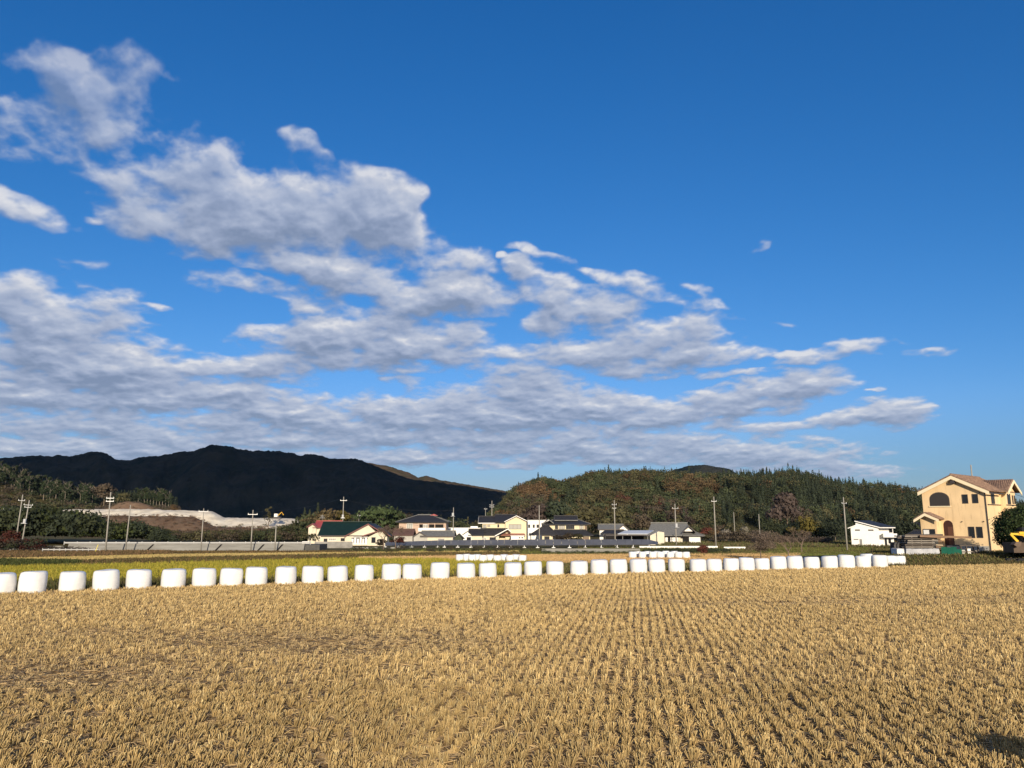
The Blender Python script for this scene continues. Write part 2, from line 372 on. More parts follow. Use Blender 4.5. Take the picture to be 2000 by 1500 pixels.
def t_conifer(n, seed, w=.17, base=.08, power=.95):
    r = np.random.default_rng(seed); h = base + (1 - base) * (1 - np.sqrt(r.random(n))) ** .9; a = r.uniform(0, 2 * math.pi, n)
    tier = .78 + .3 * np.abs(np.sin(h * 31 + a * .5)); h[:n // 12] = r.uniform(.6, .96, n // 12); rad = w * ((1 - h) / (1 - base)) ** power * tier * r.uniform(.45, 1.1, n) + .004
    c = np.stack([rad * np.cos(a), rad * np.sin(a), h], -1); d = np.stack([np.cos(a), np.sin(a), np.full(n, .55)], -1) + unit(n, r) * .55
    return c, d / np.linalg.norm(d, axis=1, keepdims=True), np.full(n, .034)
def t_pine(n, seed, base=.5, w=.2):
    r = np.random.default_rng(seed); L = []
    for k in range(7): L.append((r.uniform(-w, w) * .7, r.uniform(-w, w) * .7, base + (1 - base) * (k + .5) / 7.6, r.uniform(.07, .13) * (1.3 - k * .09)))
    L = np.array(L); k = r.integers(0, 7, n); d = unit(n, r); c = L[k, :3] + d * L[k, 3:4] * np.array([1.15, 1.15, .62]) * r.uniform(.5, 1.05, (n, 1))
    nn = d + unit(n, r) * .8 + np.array([0, 0, .3]); return c, nn / np.linalg.norm(nn, axis=1, keepdims=True), np.full(n, .03)

BROAD = [t_broad(260, s) for s in range(5)]; CONI = [t_conifer(260, 20 + s, w) for s, w in enumerate((.17, .2, .15, .23))]; PINE = [t_pine(170, 40 + s) for s in range(4)]
m_fol = mat('foliage', (1, 1, 1), tint=True, rough=.75, spec=.15, transl=.18)
m_bark = mat('bark', (.10, .075, .05), (.20, .16, .12), scale=3, rough=.95, spec=.1)
m_palebark = mat('pale_bark', (.17, .14, .11), (.30, .26, .21), scale=2, rough=.95, spec=.1)
m_twig = mat('bare_twigs', (.12, .085, .065), (.21, .16, .125), scale=3, rough=.95, spec=.1)

def forest(name, pos, hgts, tpl, cols, label, leafscale=1.0, widen=None, keep=None, jitter=.28, kind='stuff', trunks=None):
    """every tree a cloud of leaf clumps; merged because the wood reads as one mass"""
    C, Nn, S, T = [], [], [], []
    for i, (p, h) in enumerate(zip(pos, hgts)):
        c, nn, s = tpl[i]
        a = rng.uniform(0, 6.28); ca, sa = math.cos(a), math.sin(a); rot = np.array([[ca, -sa, 0], [sa, ca, 0], [0, 0, 1]])
        w = 1.0 if widen is None else widen[i]
        if keep is not None and keep < len(c): sel = rng.choice(len(c), keep, replace=False); c, nn, s = c[sel], nn[sel], s[sel]
        C.append((c * np.array([w, w, 1]) * h) @ rot.T + p); Nn.append(nn @ rot.T); S.append(s * h * leafscale * w ** .5)
        T.append(np.clip(cols[i][None] * rng.uniform(1 - jitter, 1 + jitter, (len(c), 1)), 0, 1))
    C = np.concatenate(C); Nn = np.concatenate(Nn); S = np.concatenate(S); T = np.concatenate(T)
    V, Q = leaf_quads(C, Nn, S)
    o = np_mesh(name, V, Q, m_fol, col=np.repeat(T, 4, 0)); tag(o, label, kind=kind)
    return o

# ---- hills: real slopes at their own distance
def hill(name, prof, Yr, Yf, z0, m, label, nt_=40, step=6.0, rough=.04, back=1.0, treeh=0.0, bump=None, depthvar=0.0):
    pp = np.array(prof, float); pxs = np.arange(pp[0, 0], pp[-1, 0] + step, step); pys = np.interp(pxs, pp[:, 0], pp[:, 1])
    t = np.concatenate([np.linspace(0, 1, nt_), np.linspace(1, 1.9, nt_ // 2)[1:]])
    PXg, Tg = np.meshgrid(pxs, t)
    Yg = Yf + (Yr - Yf) * Tg
    if depthvar: Yg = Yg + depthvar * fbm(PXg / 60, Tg * 2.0 + 3, 3) * np.sin(np.clip(Tg, 0, 1) * math.pi)
    ztop = np.array([at(a, b, Yr)[2] for a, b in zip(pxs, pys)]) - treeh
    dirx = np.array([at(a, 1000, 1.0)[0] for a in pxs])
    sh = np.where(Tg <= 1, np.sin(np.clip(Tg, 0, 1) * math.pi / 2) ** 1.25, 1 - back * ss_(Tg, 1, 1.9))
    Zg = z0 + (ztop[None] - z0) * sh
    Xg = dirx[None] * Yg
    amp = (ztop[None] - z0) * rough * np.sin(np.clip(Tg, 0, 1) * math.pi) * 2
    Zg = Zg + amp * fbm(Xg / (abs(Yr - Yf) * .35), Yg / (abs(Yr - Yf) * .35), 4)
    if bump: Zg = Zg + bump[0] * fbm(Xg / bump[1], Yg / bump[1], 4, .6) * np.clip(Tg * 4, 0, 1)
    ix = np.arange(Xg.size).reshape(Xg.shape)
    o = np_mesh(name, np.stack([Xg, Yg, Zg], -1).reshape(-1, 3), gq(ix), m, smooth=True); tag(o, label, kind='structure')
    return dirx, pxs, t, Xg, Yg, Zg
m_forestfloor = mat('wooded_slope', (.022, .026, .012), (.05, .045, .022), scale=.03, rough=1, bump=.6, bscale=.15, spec=.05)
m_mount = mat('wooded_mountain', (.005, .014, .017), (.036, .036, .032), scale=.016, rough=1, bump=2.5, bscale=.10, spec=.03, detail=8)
m_brownm = mat('autumn_mountain', (.045, .045, .025), (.10, .065, .042), scale=.02, c3=(.075, .055, .034), rough=1, bump=2.5, bscale=.08, spec=.03, detail=8)

MOUNT = [(-420,905),(-250,890),(-120,905),(0,897),(45,895),(75,901),(100,898),(130,897),(150,890),(165,886),(175,885),(190,886),(205,892),(215,898),(245,902),(260,897),(275,896),(300,897),(330,889),(370,883),(390,876),(405,872),(420,872),(440,874),(460,880),(480,882),(500,882),(540,884),(565,887),(580,892),(600,889),(620,892),(640,900),(680,902),(700,903),(730,913),(760,924),(790,934),(810,940),(850,945),(900,952),(950,960),(990,967),(1040,985),(1100,1010)]
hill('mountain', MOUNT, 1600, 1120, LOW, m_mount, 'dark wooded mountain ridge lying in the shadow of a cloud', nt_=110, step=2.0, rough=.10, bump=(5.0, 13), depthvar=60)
FAR = [(600,930),(690,904),(705,903),(720,905),(760,912),(800,925),(815,934),(822,932),(832,930),(845,933),(860,938),(900,945),(950,953),(1000,962),(1060,985)]
hill('far_ridge', FAR, 2500, 2150, LOW, m_brownm, 'sunlit brown autumn ridge beyond the dark mountain', nt_=60, step=2.0, rough=.05, bump=(4.0, 22))
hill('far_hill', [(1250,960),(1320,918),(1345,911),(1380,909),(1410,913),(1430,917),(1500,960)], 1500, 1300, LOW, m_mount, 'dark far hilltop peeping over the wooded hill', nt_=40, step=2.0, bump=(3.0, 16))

RH = [(940,1020),(975,990),(1000,958),(1020,946),(1040,940),(1060,936),(1085,942),(1100,944),(1120,936),(1150,926),(1180,920),(1200,920),(1240,920),(1260,917),(1300,923),(1340,925),(1380,924),(1410,924),(1440,922),(1480,921),(1540,920),(1580,926),(1620,934),(1660,941),(1700,944),(1740,947),(1770,954),(1800,960),(1860,968),(1950,980),(2080,990),(2200,1010)]
hd = hill('hill', RH, 600, 400, LOW, m_forestfloor, 'slope under the wooded hill behind the houses', nt_=40, step=5.0, rough=.10, treeh=9.5, depthvar=18)
def on_hill(hd, px, t):
    dirx, pxs, ts, Xg, Yg, Zg = hd
    i = np.clip(np.searchsorted(pxs, px), 0, len(pxs) - 1); j = np.clip(np.searchsorted(ts, t), 0, len(ts) - 1)
    return np.stack([Xg[j, i], Yg[j, i], Zg[j, i]], -1)
GR = np.array([.060, .072, .034]); DG = np.array([.040, .051, .030]); OL = np.array([.088, .082, .040]); OR = np.array([.132, .086, .045]); BR = np.array([.095, .074, .052]); YE = np.array([.17, .14, .035]); RD = np.array([.15, .05, .035]); PU = np.array([.088, .066, .057])
nT = 3700
u = rng.uniform(955, 2120, nT); tt = rng.uniform(0.02, 1.12, nT) ** .9
P = on_hill(hd, u + 0.0, tt); P[:, 0] += rng.uniform(-2, 2, nT); P[:, 1] += rng.uniform(-3, 3, nT)
ppx, ppy = proj(P[:, 0], P[:, 1], P[:, 2] + 9)
tpl, cols, hs, wd = [], [], [], []
PATCH = [(1060,955,48,16,OR,.85),(1085,945,25,8,GR,.9),(1040,985,45,22,BR*.8+OL*.2,.6),(1175,978,50,26,OL*.7+OR*.3,.8),(1215,965,16,8,RD*.6+BR*.4,.6),(1230,1000,70,22,OL,.5),(1290,985,40,22,BR,.6),(1245,925,30,8,OR*.7,.7),(1345,940,48,14,OR*.75+OL*.25,.85),(1260,925,60,10,OL,.5),(1535,980,22,22,PU,.95),(1560,1000,20,14,BR,.5),(1110,1010,25,12,YE*.7,.5),(1320,1000,30,18,PU*.8,.5),(1280,975,10,8,RD*.7,.5),(1430,1030,60,14,BR,.4)]
dens_n = fbm(P[:, 0] / 60, P[:, 1] / 60, 3)
for k in range(nT):
    con = (ppx[k] > 1400 and rng.random() < .82) or (ppx[k] <= 1400 and rng.random() < (.12 + .6 * (dens_n[k] > .25)))
    col = DG * rng.uniform(.75, 1.35) if con else (GR if rng.random() < .6 else OL) * rng.uniform(.75, 1.3)
    for (cx, cy, rx, ry, c, pr) in PATCH:
        if ((ppx[k] - cx) / rx) ** 2 + ((ppy[k] - cy) / ry) ** 2 < 1 and rng.random() < pr: col = c * rng.uniform(.75, 1.15); con = False
    if rng.random() < .025 and not con: col = OR * rng.uniform(.6, 1)
    tpl.append(CONI[rng.integers(4)] if con else BROAD[rng.integers(5)])
    cols.append(col); hs.append(rng.uniform(8.5, 12.5) + 3 * (rng.random() < .05) if con else rng.uniform(7.5, 12)); wd.append(rng.uniform(1, 1.25))
forest('forest', P, hs, tpl, np.array(cols), 'dense mixed wood in green and autumn brown covering the hill at right', .92, wd, keep=250, jitter=.2)
# crest spikes
# ---- left hill with tall pines
LH = [(-260,915),(-120,920),(-40,928),(0,939),(30,950),(60,960),(100,970),(140,979),(180,984),(230,985),(280,985),(330,992),(380,1010)]
m_olslope = mat('olive_slope', (.06, .055, .022), (.12, .09, .04), scale=.08, rough=1, bump=.5, bscale=.4, spec=.05)
lh = hill('hill', LH, 520, 400, LOW, m_olslope, 'low olive hillside under the pines at the left', nt_=30, step=6, rough=.06, bump=(1.2, 12))
nT = 520; u = rng.uniform(-250, 345, nT); tt = rng.uniform(.03, .62, nT)
P = on_hill(lh, u, tt); P[:, 0] += rng.uniform(-2, 2, nT); P[:, 1] += rng.uniform(-3, 3, nT)
forest('undergrowth', P, rng.uniform(3, 6, nT), [BROAD[rng.integers(5)] for _ in range(nT)], np.array([(OL, GR, BR)[rng.integers(3)] * rng.uniform(.7, 1.15) for _ in range(nT)]), 'olive and brown scrub on the slope below the pines', 1.4, np.full(nT, 1.5), keep=90)
nT = 430; u = rng.uniform(-250, 335, nT); tt = rng.uniform(.78, 1.2, nT)
P = on_hill(lh, u, tt); P[:, 0] += rng.uniform(-3, 3, nT)
forest('pine_wood', P, rng.uniform(7, 10.5, nT), [CONI[rng.integers(4)] for _ in range(nT)], np.array([DG * rng.uniform(.6, 1.1) for _ in range(nT)]), 'dark wood filling in behind the front pines of the left ridge', 1.3, np.full(nT, 1.2), keep=110)

def tree_obj(name, loc, h, tplate, col, label, cat='tree', group=None, trunk_h=.5, trunk_r=.02, mbark=None, w=1.0, rz=0.0, ls=1.0, jit=.3):
    """one tree: crown and trunk meshes under an Empty at its foot; col None leaves it bare"""
    e_ = empty(name, loc, rz, label, cat, group)
    c, nn, s = tplate; V, Q = leaf_quads(c * np.array([w, w, 1]) * h, nn, s * h * ls)
    T = np.clip(col[None] * rng.uniform(1 - jit, 1 + jit, (len(c), 1)), 0, 1)
    cr_ = np_mesh('crown', V, Q, m_fol, parent=e_, col=np.repeat(T, 4, 0))
    b = MB(); r0 = h * trunk_r
    top = Vector((rng.uniform(-.02, .02) * h, rng.uniform(-.02, .02) * h, h * trunk_h))
    b.tube([(0, 0, -.3), (top.x * .3, top.y * .3, top.z * .4), tuple(top)], [r0, r0 * .8, r0 * .4], 6)
    for k in range(5):
        a = k * 1.3 + rng.uniform(0, .6); z1 = h * trunk_h * rng.uniform(.45, .9); q = h * w * rng.uniform(.12, .24)
        b.tube([(0, 0, z1), (q * .5 * math.cos(a), q * .5 * math.sin(a), z1 + h * .08), (q * math.cos(a), q * math.sin(a), z1 + h * .2)], [r0 * .45, r0 * .3, r0 * .12], 4)
    b.build('trunk', mbark or m_bark, e_)
    return e_
def bare_tree(name, loc, h, label, group=None, seed=1, mtw=None, w=1.0, twigs=260):
    r = random.Random(seed); e_ = empty(name, loc, 0, label, 'tree', group); b = MB(); tw = MB()
    def grow(p, d, L, rad, lev):
        q = p + d * L
        (b if lev < 3 else tw).tube([p, (p + q) / 2 + Vector((r.uniform(-.06, .06), r.uniform(-.06, .06), 0)) * L, q], [rad, rad * .8, rad * .6], 5 if lev < 2 else 3, cap=False)
        if lev >= 6: return
        for k in range(3 if lev < 4 else 4):
            dd = (d + Vector((r.gauss(0, .5) * w, r.gauss(0, .5) * w, r.uniform(-.05, .35)))).normalized(); grow(q, dd, L * r.uniform(.62, .82), rad * .6, lev + 1)
    grow(Vector((0, 0, -.2)), Vector((0, 0, 1)), h * .26, h * .022, 0)
    b.build('trunk', m_twig, e_); tw.build('crown', mtw or m_twig, e_); return e_

# individual tall pines with bare trunks on the left ridge
gpine = 'tall pines with bare trunks along the left ridge'
protoP = [tree_obj('pine_tree', (0, -500, 0), 11.5, t_pine(620, 60 + s, base=.36, w=.20), np.array([.036, .050, .025]) * (.85 + .15 * s), 'tall dark pine with a bare trunk in the line along the left ridge', 'pine tree', gpine, .93, .016, m_palebark, ls=1.1) for s in range(3)]
first = [True] * 3
plist = []
for k in range(78):
    px = -60 + k * 3.05 + rng.uniform(-2, 2); plist.append((px, rng.uniform(.55, .80)))
for px in (262, 266, 270, 275, 280, 285, 290, 294, 299, 304, 309, 314, 320, 327): plist.append((px + rng.uniform(-1, 1), .86))
plist = [a for a in plist if a[0] < 240][::1] + [a for a in plist if a[0] >= 240]
_o = ['', 'second ', 'third ', 'fourth ', 'fifth ', 'sixth ', 'seventh ', 'eighth ', 'ninth ', 'tenth ', 'eleventh ', 'twelfth ', 'thirteenth ', 'fourteenth ', 'fifteenth ', 'sixteenth ', 'seventeenth ', 'eighteenth ', 'nineteenth ', 'twentieth ']
ORD = list(_o)
for a_, b_ in (('twenty ', 'thirtieth '), ('thirty ', 'fortieth '), ('forty ', 'fiftieth '), ('fifty ', 'sixtieth '), ('sixty ', 'seventieth '), ('seventy ', 'eightieth ')): ORD += [a_ + (x or 'first ') for x in _o[:9]] + [b_]
nleft = sum(1 for a in plist if a[0] < 240); plist[:nleft] = sorted(plist[:nleft], key=lambda a: -a[0])
for k, (px, t_) in enumerate(plist):
    p = on_hill(lh, np.array([px]), np.array([t_]))[0]; s = rng.uniform(.85, 1.2) * (1.0 if px < 240 else .95); q = k % 3
    o = protoP[q] if first[q] else dup(protoP[q]); first[q] = False
    o.location = p; o.rotation_euler = (0, 0, rng.uniform(0, 6)); o.scale = (s, s, s)
    o['label'] = ('tall bare trunked pine, %sfrom the right end of the left ridge line' % (ORD[min(k, 79)] or 'first ')); o['group'] = gpine
    if px >= 240: o['label'] = 'tall pine, %sfrom the left in the small clump above the white bank' % (ORD[k - nleft] or 'first '); o['group'] = 'clump of pines above the white earth bank'

# ---- white earth bank and quarry
m_white = mat('pale_earth', (.50, .44, .35), (.72, .66, .55), scale=.25, c3=(.62, .56, .46), rough=.95, bump=.25, bscale=1.5, spec=.1)
m_brownsl = mat('brown_slope', (.115, .075, .052), (.18, .125, .085), scale=.15, rough=1, bump=.4, bscale=1, spec=.05)
h_bank = hill('earth_bank', [(-60,992),(0,991),(60,994),(120,995),(180,995),(240,994),(300,995),(350,997),(395,998),(412,998),(425,1004),(440,1011),(480,1012),(530,1012),(580,1013),(596,1018),(620,1030)], 372, 345, -1, m_white, 'white bare earth bank of the quarry above the dark trees', nt_=24, step=3, rough=.06, bump=(.5, 4))
h_mound = hill('mound', [(195,995),(215,990),(230,982),(250,979),(280,983),(300,990),(316,996)], 385, 374, 4, m_brownsl, 'grey brown mound of spoil on top of the white bank', nt_=14, step=4, bump=(.3, 4))
h_brown = hill('brown_slope', [(150,1030),(180,1010),(230,1007),(270,1008),(330,1008),(380,1010),(400,1018),(425,1030),(470,1030),(560,1034),(600,1040)], 330, 305, LOW, m_brownsl, 'brown slope of dead grass under the white bank', nt_=16, step=5, bump=(.5, 5))

def belt(name, label, px0, px1, Y0, Y1, n, h0, h1, cols, kind='b', dens=100, ls=1.3, w=1.3, z=None, top=None):
    P = []; tp = []; cc = []; hh = []
    for k in range(n):
        px = rng.uniform(px0, px1); Y = rng.uniform(Y0, Y1); X = at(px, 1040, Y)[0]; zz = z if z is not None else hz1(X, Y)
        h = rng.uniform(h0, h1)
        if top is not None:
            h *= np.interp(px, top[0], top[1])
        P.append((X, Y, zz - .1 * h)); hh.append(h)
        tp.append(BROAD[rng.integers(5)] if kind == 'b' or (kind == 'm' and rng.random() < .6) else CONI[rng.integers(4)]); cc.append(cols[rng.integers(len(cols))] * rng.uniform(.7, 1.25))
    return forest(name, np.array(P), hh, tp, np.array(cc), label, ls, np.full(n, w), keep=dens)
BAM = np.array([.075, .095, .030])
belt('grove', 'dense dark green bamboo and evergreen grove at the far left', -140, 345, 196, 240, 330, 7.0, 10.6, [GR * .7, DG, BAM * .6, DG * .8, GR * .9], 'b', 250, 1.0, 1.0, top=([-140, 0, 60, 120, 170, 195, 235, 260, 290, 320, 345], [1.3, 1.25, 1.2, 1.15, 1.05, .85, .66, .78, .62, .5, .4]))
belt('shrubbery', 'olive brown shrubs behind the guardrail between grove and houses', 300, 610, 205, 250, 260, 3.0, 4.6, [OL * .8, OL * .6, BR * .7, GR * .8], 'b', 130, 1.15, 1.5)
belt('shrubbery', 'dark olive trees rising to the cream houses at their left', 520, 612, 225, 262, 60, 6, 9.0, [OL * .7, GR * .7, OL * .5], 'b', 160, 1.1, 1.2, top=([520, 560, 612], [.55, .75, 1.05]))
belt('woodland', 'mixed trees behind the green and red roofed houses', 585, 780, 262, 300, 90, 8, 11.5, [GR, GR * .8, OL, DG, BR], 'm', 160, 1.1, 1.15, top=([585, 640, 700, 780], [.95, 1.05, .95, 1.05]))
belt('woodland', 'row of small conifers and scrub behind the black roofed houses', 780, 1010, 270, 310, 120, 7, 10.5, [GR * .8, DG, OL * .8, BR * .8], 'm', 150, 1.1, 1.0, top=([780, 860, 920, 1010], [1.15, .95, .85, 1.1]))
belt('woodland', 'tangled brown and green trees at the foot of the right hill', 1000, 1460, 300, 380, 260, 6, 9.5, [OL * .8, BR, GR * .8, OL, OR * .5, DG], 'b', 150, 1.1, 1.2, top=([1000, 1080, 1160, 1240, 1460], [1.25, 1.25, 1.0, .7, .75]))
belt('woodland', 'dark evergreens at the hill foot left of the white house', 1500, 1665, 232, 275, 70, 5, 8.0, [DG * .9, DG * .7, GR * .6], 'm', 190, 1.0, 1.3)
belt('woodland', 'dark evergreens at the hill foot right of the white house', 1735, 1860, 215, 262, 60, 5, 8.0, [DG * .9, DG * .7, GR * .6], 'm', 190, 1.0, 1.3)
belt('woodland', 'brown thicket and low scrub beside the big bare shrub', 1375, 1520, 205, 262, 90, 2.0, 4.6, [BR * .8, OL * .7, BR], 'b', 110, 1.1, 1.5)
belt('bushes', 'low reddish brush under the dark evergreens', 1520, 1620, 205, 222, 60, 1.4, 2.6, [BR * .8, PU * .7], 'b', 90, 1.1, 1.8)
belt('hedge', 'clipped dark green shrubs along the verge below the white low wall', 1255, 1420, 146, 156, 150, .6, 1.0, [GR * .9, GR * .7, DG], 'b', 90, 1.2, 2.0)
belt('weeds', 'green weeds growing against the grey retaining wall', 1062, 1262, 142, 147, 90, .35, .75, [GR * 1.1, GR * .8], 'b', 60, 1.3, 2.2)
belt('weeds', 'dark weeds under the solar panels', 690, 1065, 148, 168, 170, .5, 1.1, [GR * .8, BR * .6, OL * .6], 'b', 60, 1.3, 2.2)
belt('scrub', 'dark shrubs at the left end of the guardrail', -60, 85, 150, 165, 46, 1.6, 3.4, [GR * .6, RD * .35, BR * .6, DG], 'b', 150, 1.0, 1.4)
belt('bushes', 'purple brown bushes half hiding the lower white rail', 85, 185, 153, 157, 26, .7, 1.5, [PU * .6, BR * .5], 'b', 120, 1.1, 1.6)
def T(px, py, Y, h, tp, col, label, **kw):
    X = at(px, py, Y)[0]; return tree_obj(kw.pop('name', 'tree'), (X, Y, kw.pop('z', LOW)), h, tp, col, label, **kw)
B6 = [t_broad(900, 80 + s) for s in range(5)]; C6 = [t_conifer(600, 90 + s, .17) for s in range(3)]
T(205, 960, 395, 12.5, B6[0], BR * 1.0, 'brown leafed tree right of the left ridge pines, its crown thin', z=12, w=1.2)
T(243, 980, 390, 8.0, B6[1], OL, 'low olive tree between the brown tree and the clump of pines', z=11, w=1.6)
T(338, 1000, 385, 6.0, B6[2], OR * .8, 'small rust brown tree at the right foot of the pine clump', z=7, w=1.2)
T(595, 1000, 330, 12.0, C6[0], DG, 'slim conifer at the right end of the white bank', w=1.0, name='conifer')
T(605, 1000, 320, 11.5, C6[1], GR * .8, 'slim conifer just left of the tallest one above the red roof', w=.9, name='conifer')
T(621, 990, 320, 14.0, C6[2], DG, 'tallest slim conifer above the red roof', w=.8, name='conifer')
T(525, 1000, 345, 13.0, PINE[0], OL * .7, 'pair of thin trees standing alone above the quarry bank', w=.8, ls=1.2)
T(640, 1000, 250, 11.0, B6[3], OR * .5 + OL * .5, 'round yellow brown tree behind the red roof', w=1.5)
T(665, 1000, 262, 10.5, B6[4], YE * .5, 'tree with yellow leaves right behind the red roof', w=1.1)
T(745, 1000, 255, 12.5, B6[0], np.array([.06, .085, .035]), 'broad green tree behind the green roofed house', w=1.8)
T(775, 1000, 262, 10.5, B6[1], GR, 'green tree left of the black hipped roof', w=1.3)
T(985, 1000, 285, 11.5, B6[2], OR * .75, 'orange tree above the yellow gabled house', w=1.4)
T(1052, 1000, 300, 14.0, B6[3], PU * .9, 'grey brown leafless crown behind the white box house', w=1.3)
T(1085, 1000, 300, 15.0, B6[4], DG * 1.1, 'dark round evergreen behind the black tiled house', w=1.1)
T(1150, 1000, 310, 13.0, B6[0], OL * .9, 'olive brown tree over the right end of the black tiled house', w=1.5)
T(1205, 1000, 300, 12.0, B6[1], OL, 'spreading olive tree above the carport', w=1.6)
T(1250, 1000, 305, 10.5, B6[2], BR, 'brown tree left of the large grey roofed house', w=1.4)
T(1380, 1000, 225, 4.6, B6[3], RD * .9, 'red maple at the right gable of the grey tiled house', w=1.3)
T(1392, 1000, 222, 4.0, B6[4], OR * 1.0, 'orange maple right of the red one', w=1.4)
T(1375, 1080, 128, 2.3, B6[0], RD * .7, 'small dark red bush standing alone behind the bale row', name='bush', cat='bush', w=1.2, trunk_h=.3)
T(1536, 990, 330, 20.0, B6[1], PU * .95, 'tall purple brown tree standing out from the dark hill wood', w=.85)
T(1572, 1020, 236, 8.5, B6[2], YE * .75, 'tree with yellow green foliage among the dark evergreens', w=1.3)
T(1592, 1020, 238, 7.0, B6[3], OL, 'olive tree right of the yellow green one', w=1.2)
T(1630, 1030, 226, 6.5, B6[4], DG * .8, 'dark evergreen close to the left of the white house', w=1.4)
T(1418, 1040, 215, 4.2, B6[0], np.array([.30, .27, .22]) * .8, 'pale flowering shrub right of the tall pole', name='shrub', cat='shrub', w=1.2)
T(1455, 1040, 218, 5.0, B6[1], np.array([.24, .22, .17]) * .8, 'second pale shrub beside the short white pole', name='shrub', cat='shrub', w=.8)
T(20, 1050, 158, 4.6, B6[2], RD * .45, 'dark red leafed bush at the left edge', name='bush', cat='bush', w=1.5, trunk_h=.3)
X = at(1488, 1080, 118)[0]; tw_ = t_broad(6500, 123, lobes=14); tree_obj('bare_shrub', (X, 118.6, LOW), 5.4, (tw_[0] - np.array([0, 0, .06]), tw_[1], tw_[2]), np.array([.15, .115, .09]), 'hazy brown leafless thicket of fine twigs behind the bales', 'shrub', None, .6, .02, w=1.15, ls=.28)
X = at(1490, 1080, 130)[0]; bare_tree('bare_shrub', (X, 118, LOW), 5.6, 'big leafless shrub of fine twigs rising behind the bales', seed=3, w=1.2)
X = at(1500, 1080, 170)[0]; bare_tree('bare_shrub', (X, 150, LOW), 6.2, 'leafless brown tree behind the big bare shrub', seed=8, w=1.3)
X = at(752, 1060, 165)[0]; bare_tree('bare_tree', (X, 163, LOW), 7.0, 'dark leafless tree before the gable of the green roofed house', seed=5, w=1.2)
X = at(768, 1060, 165)[0]; bare_tree('bare_tree', (X, 168, LOW), 6.0, 'leafless tree between the green roofed house and the grey shed', seed=6, w=1.3)
T(782, 1060, 172, 2.9, B6[3], RD * .5, 'dark red bush in front of the grey roofed shed', name='bush', cat='bush', w=1.6, trunk_h=.3)
T(745, 1060, 168, 2.4, B6[4], BR * .4, 'dark brown bush under the leafless tree', name='bush', cat='bush', w=1.6, trunk_h=.3)
T(1112, 1050, 188, 3.6, B6[0], BR * .5, 'dark garden tree in front of the black tiled house', w=1.4)
T(1130, 1050, 188, 3.3, B6[1], OL * .4, 'dark garden shrub at the right of the black tiled house', name='shrub', cat='shrub', w=1.4)
T(1090, 1050, 189, 3.0, B6[2], BR * .4, 'low dark garden tree left of the other one by the black tiled house', w=1.4)
# round clipped tree at the right end of the yellow house
r_ = np.random.default_rng(99); dv = unit(15000, r_); lump = 1 + .10 * np.sin(dv[:, 0] * 7 + 1) * np.sin(dv[:, 1] * 6 + 2) * np.cos(dv[:, 2] * 8) + .05 * r_.normal(size=15000)
dep = np.where(r_.random(15000) < .75, r_.uniform(.88, 1.0, 15000), r_.uniform(.4, .9, 15000))
bn = dv + unit(15000, r_) * .7; big = (dv * (lump * dep)[:, None] * np.array([.57, .57, .49]) + np.array([0, 0, .50]), bn / np.linalg.norm(bn, axis=1, keepdims=True), np.full(15000, .026))
X = at(2008, 1050, 76)[0]; T(2008, 1050, 76, 4.9, big, np.array([.035, .052, .018]), 'dense round evergreen tree at the right edge hiding the yellow house corner', z=hz1(X, 76), w=1.0, ls=1.0)
# unseen bush added to cast the shadow in the near right corner
bb = t_broad(900, 77); bush = tree_obj('bush', (7.75, 9.45, 0), 1.2, bb, GR, 'unseen bush added to shade the near right corner of the field', 'bush', None, .4, .03, w=1.15)

# ------------------------------------------------------------------ stubble
RD_AZ = R(9.0); ux = np.array([math.cos(RD_AZ), -math.sin(RD_AZ)]); uy = np.array([math.sin(RD_AZ), math.cos(RD_AZ)])
A_, B_ = np.meshgrid(np.arange(-110, 110, .25), np.arange(0, 120, .25))
row_j = 0.03 * np.sin(B_ * .4 + A_ * 2)
cx = A_ * ux[0] + B_ * uy[0] + row_j; cy = A_ * ux[1] + B_ * uy[1]
cx = cx.ravel() + rng.normal(0, .026, cx.size); cy = cy.ravel() + rng.normal(0, .034, cy.size)
# the headland at the left was driven over: rows run across there and thin out
k = (cy > 9.2) & (cy < edge(cx) - .9) & (np.abs(cx) < cy * .70 + 2.5)
cx, cy = cx[k], cy[k]
sp_px, sp_py = proj(cx, cy, 0 * cx)
press = np.zeros_like(cx)
for (a, b, ra, rb, v) in ((620, 1255, 330, 26, .75), (120, 1330, 240, 34, .8), (830, 1240, 150, 12, .5), (330, 1240, 300, 10, .45), (1500, 1180, 500, 5, .5), (1750, 1172, 300, 5, .45), (60, 1420, 90, 40, .35), (250, 1290, 260, 12, .5)):
    press = np.maximum(press, v * np.exp(-(((sp_px - a) / ra) ** 2 + ((sp_py - b) / rb) ** 2)))
press = np.clip(press + .22 * fbm(cx / 3.0, cy / 3.0, 4), 0, .95)
left = ss_(-sp_px, -1150, -500)
alive = rng.random(len(cx)) > (.05 + press * .42 + .05 * left)
cx, cy, press, left = cx[alive], cy[alive], press[alive], left[alive]
patch = fbm(cx / 5, cy / 5, 3)
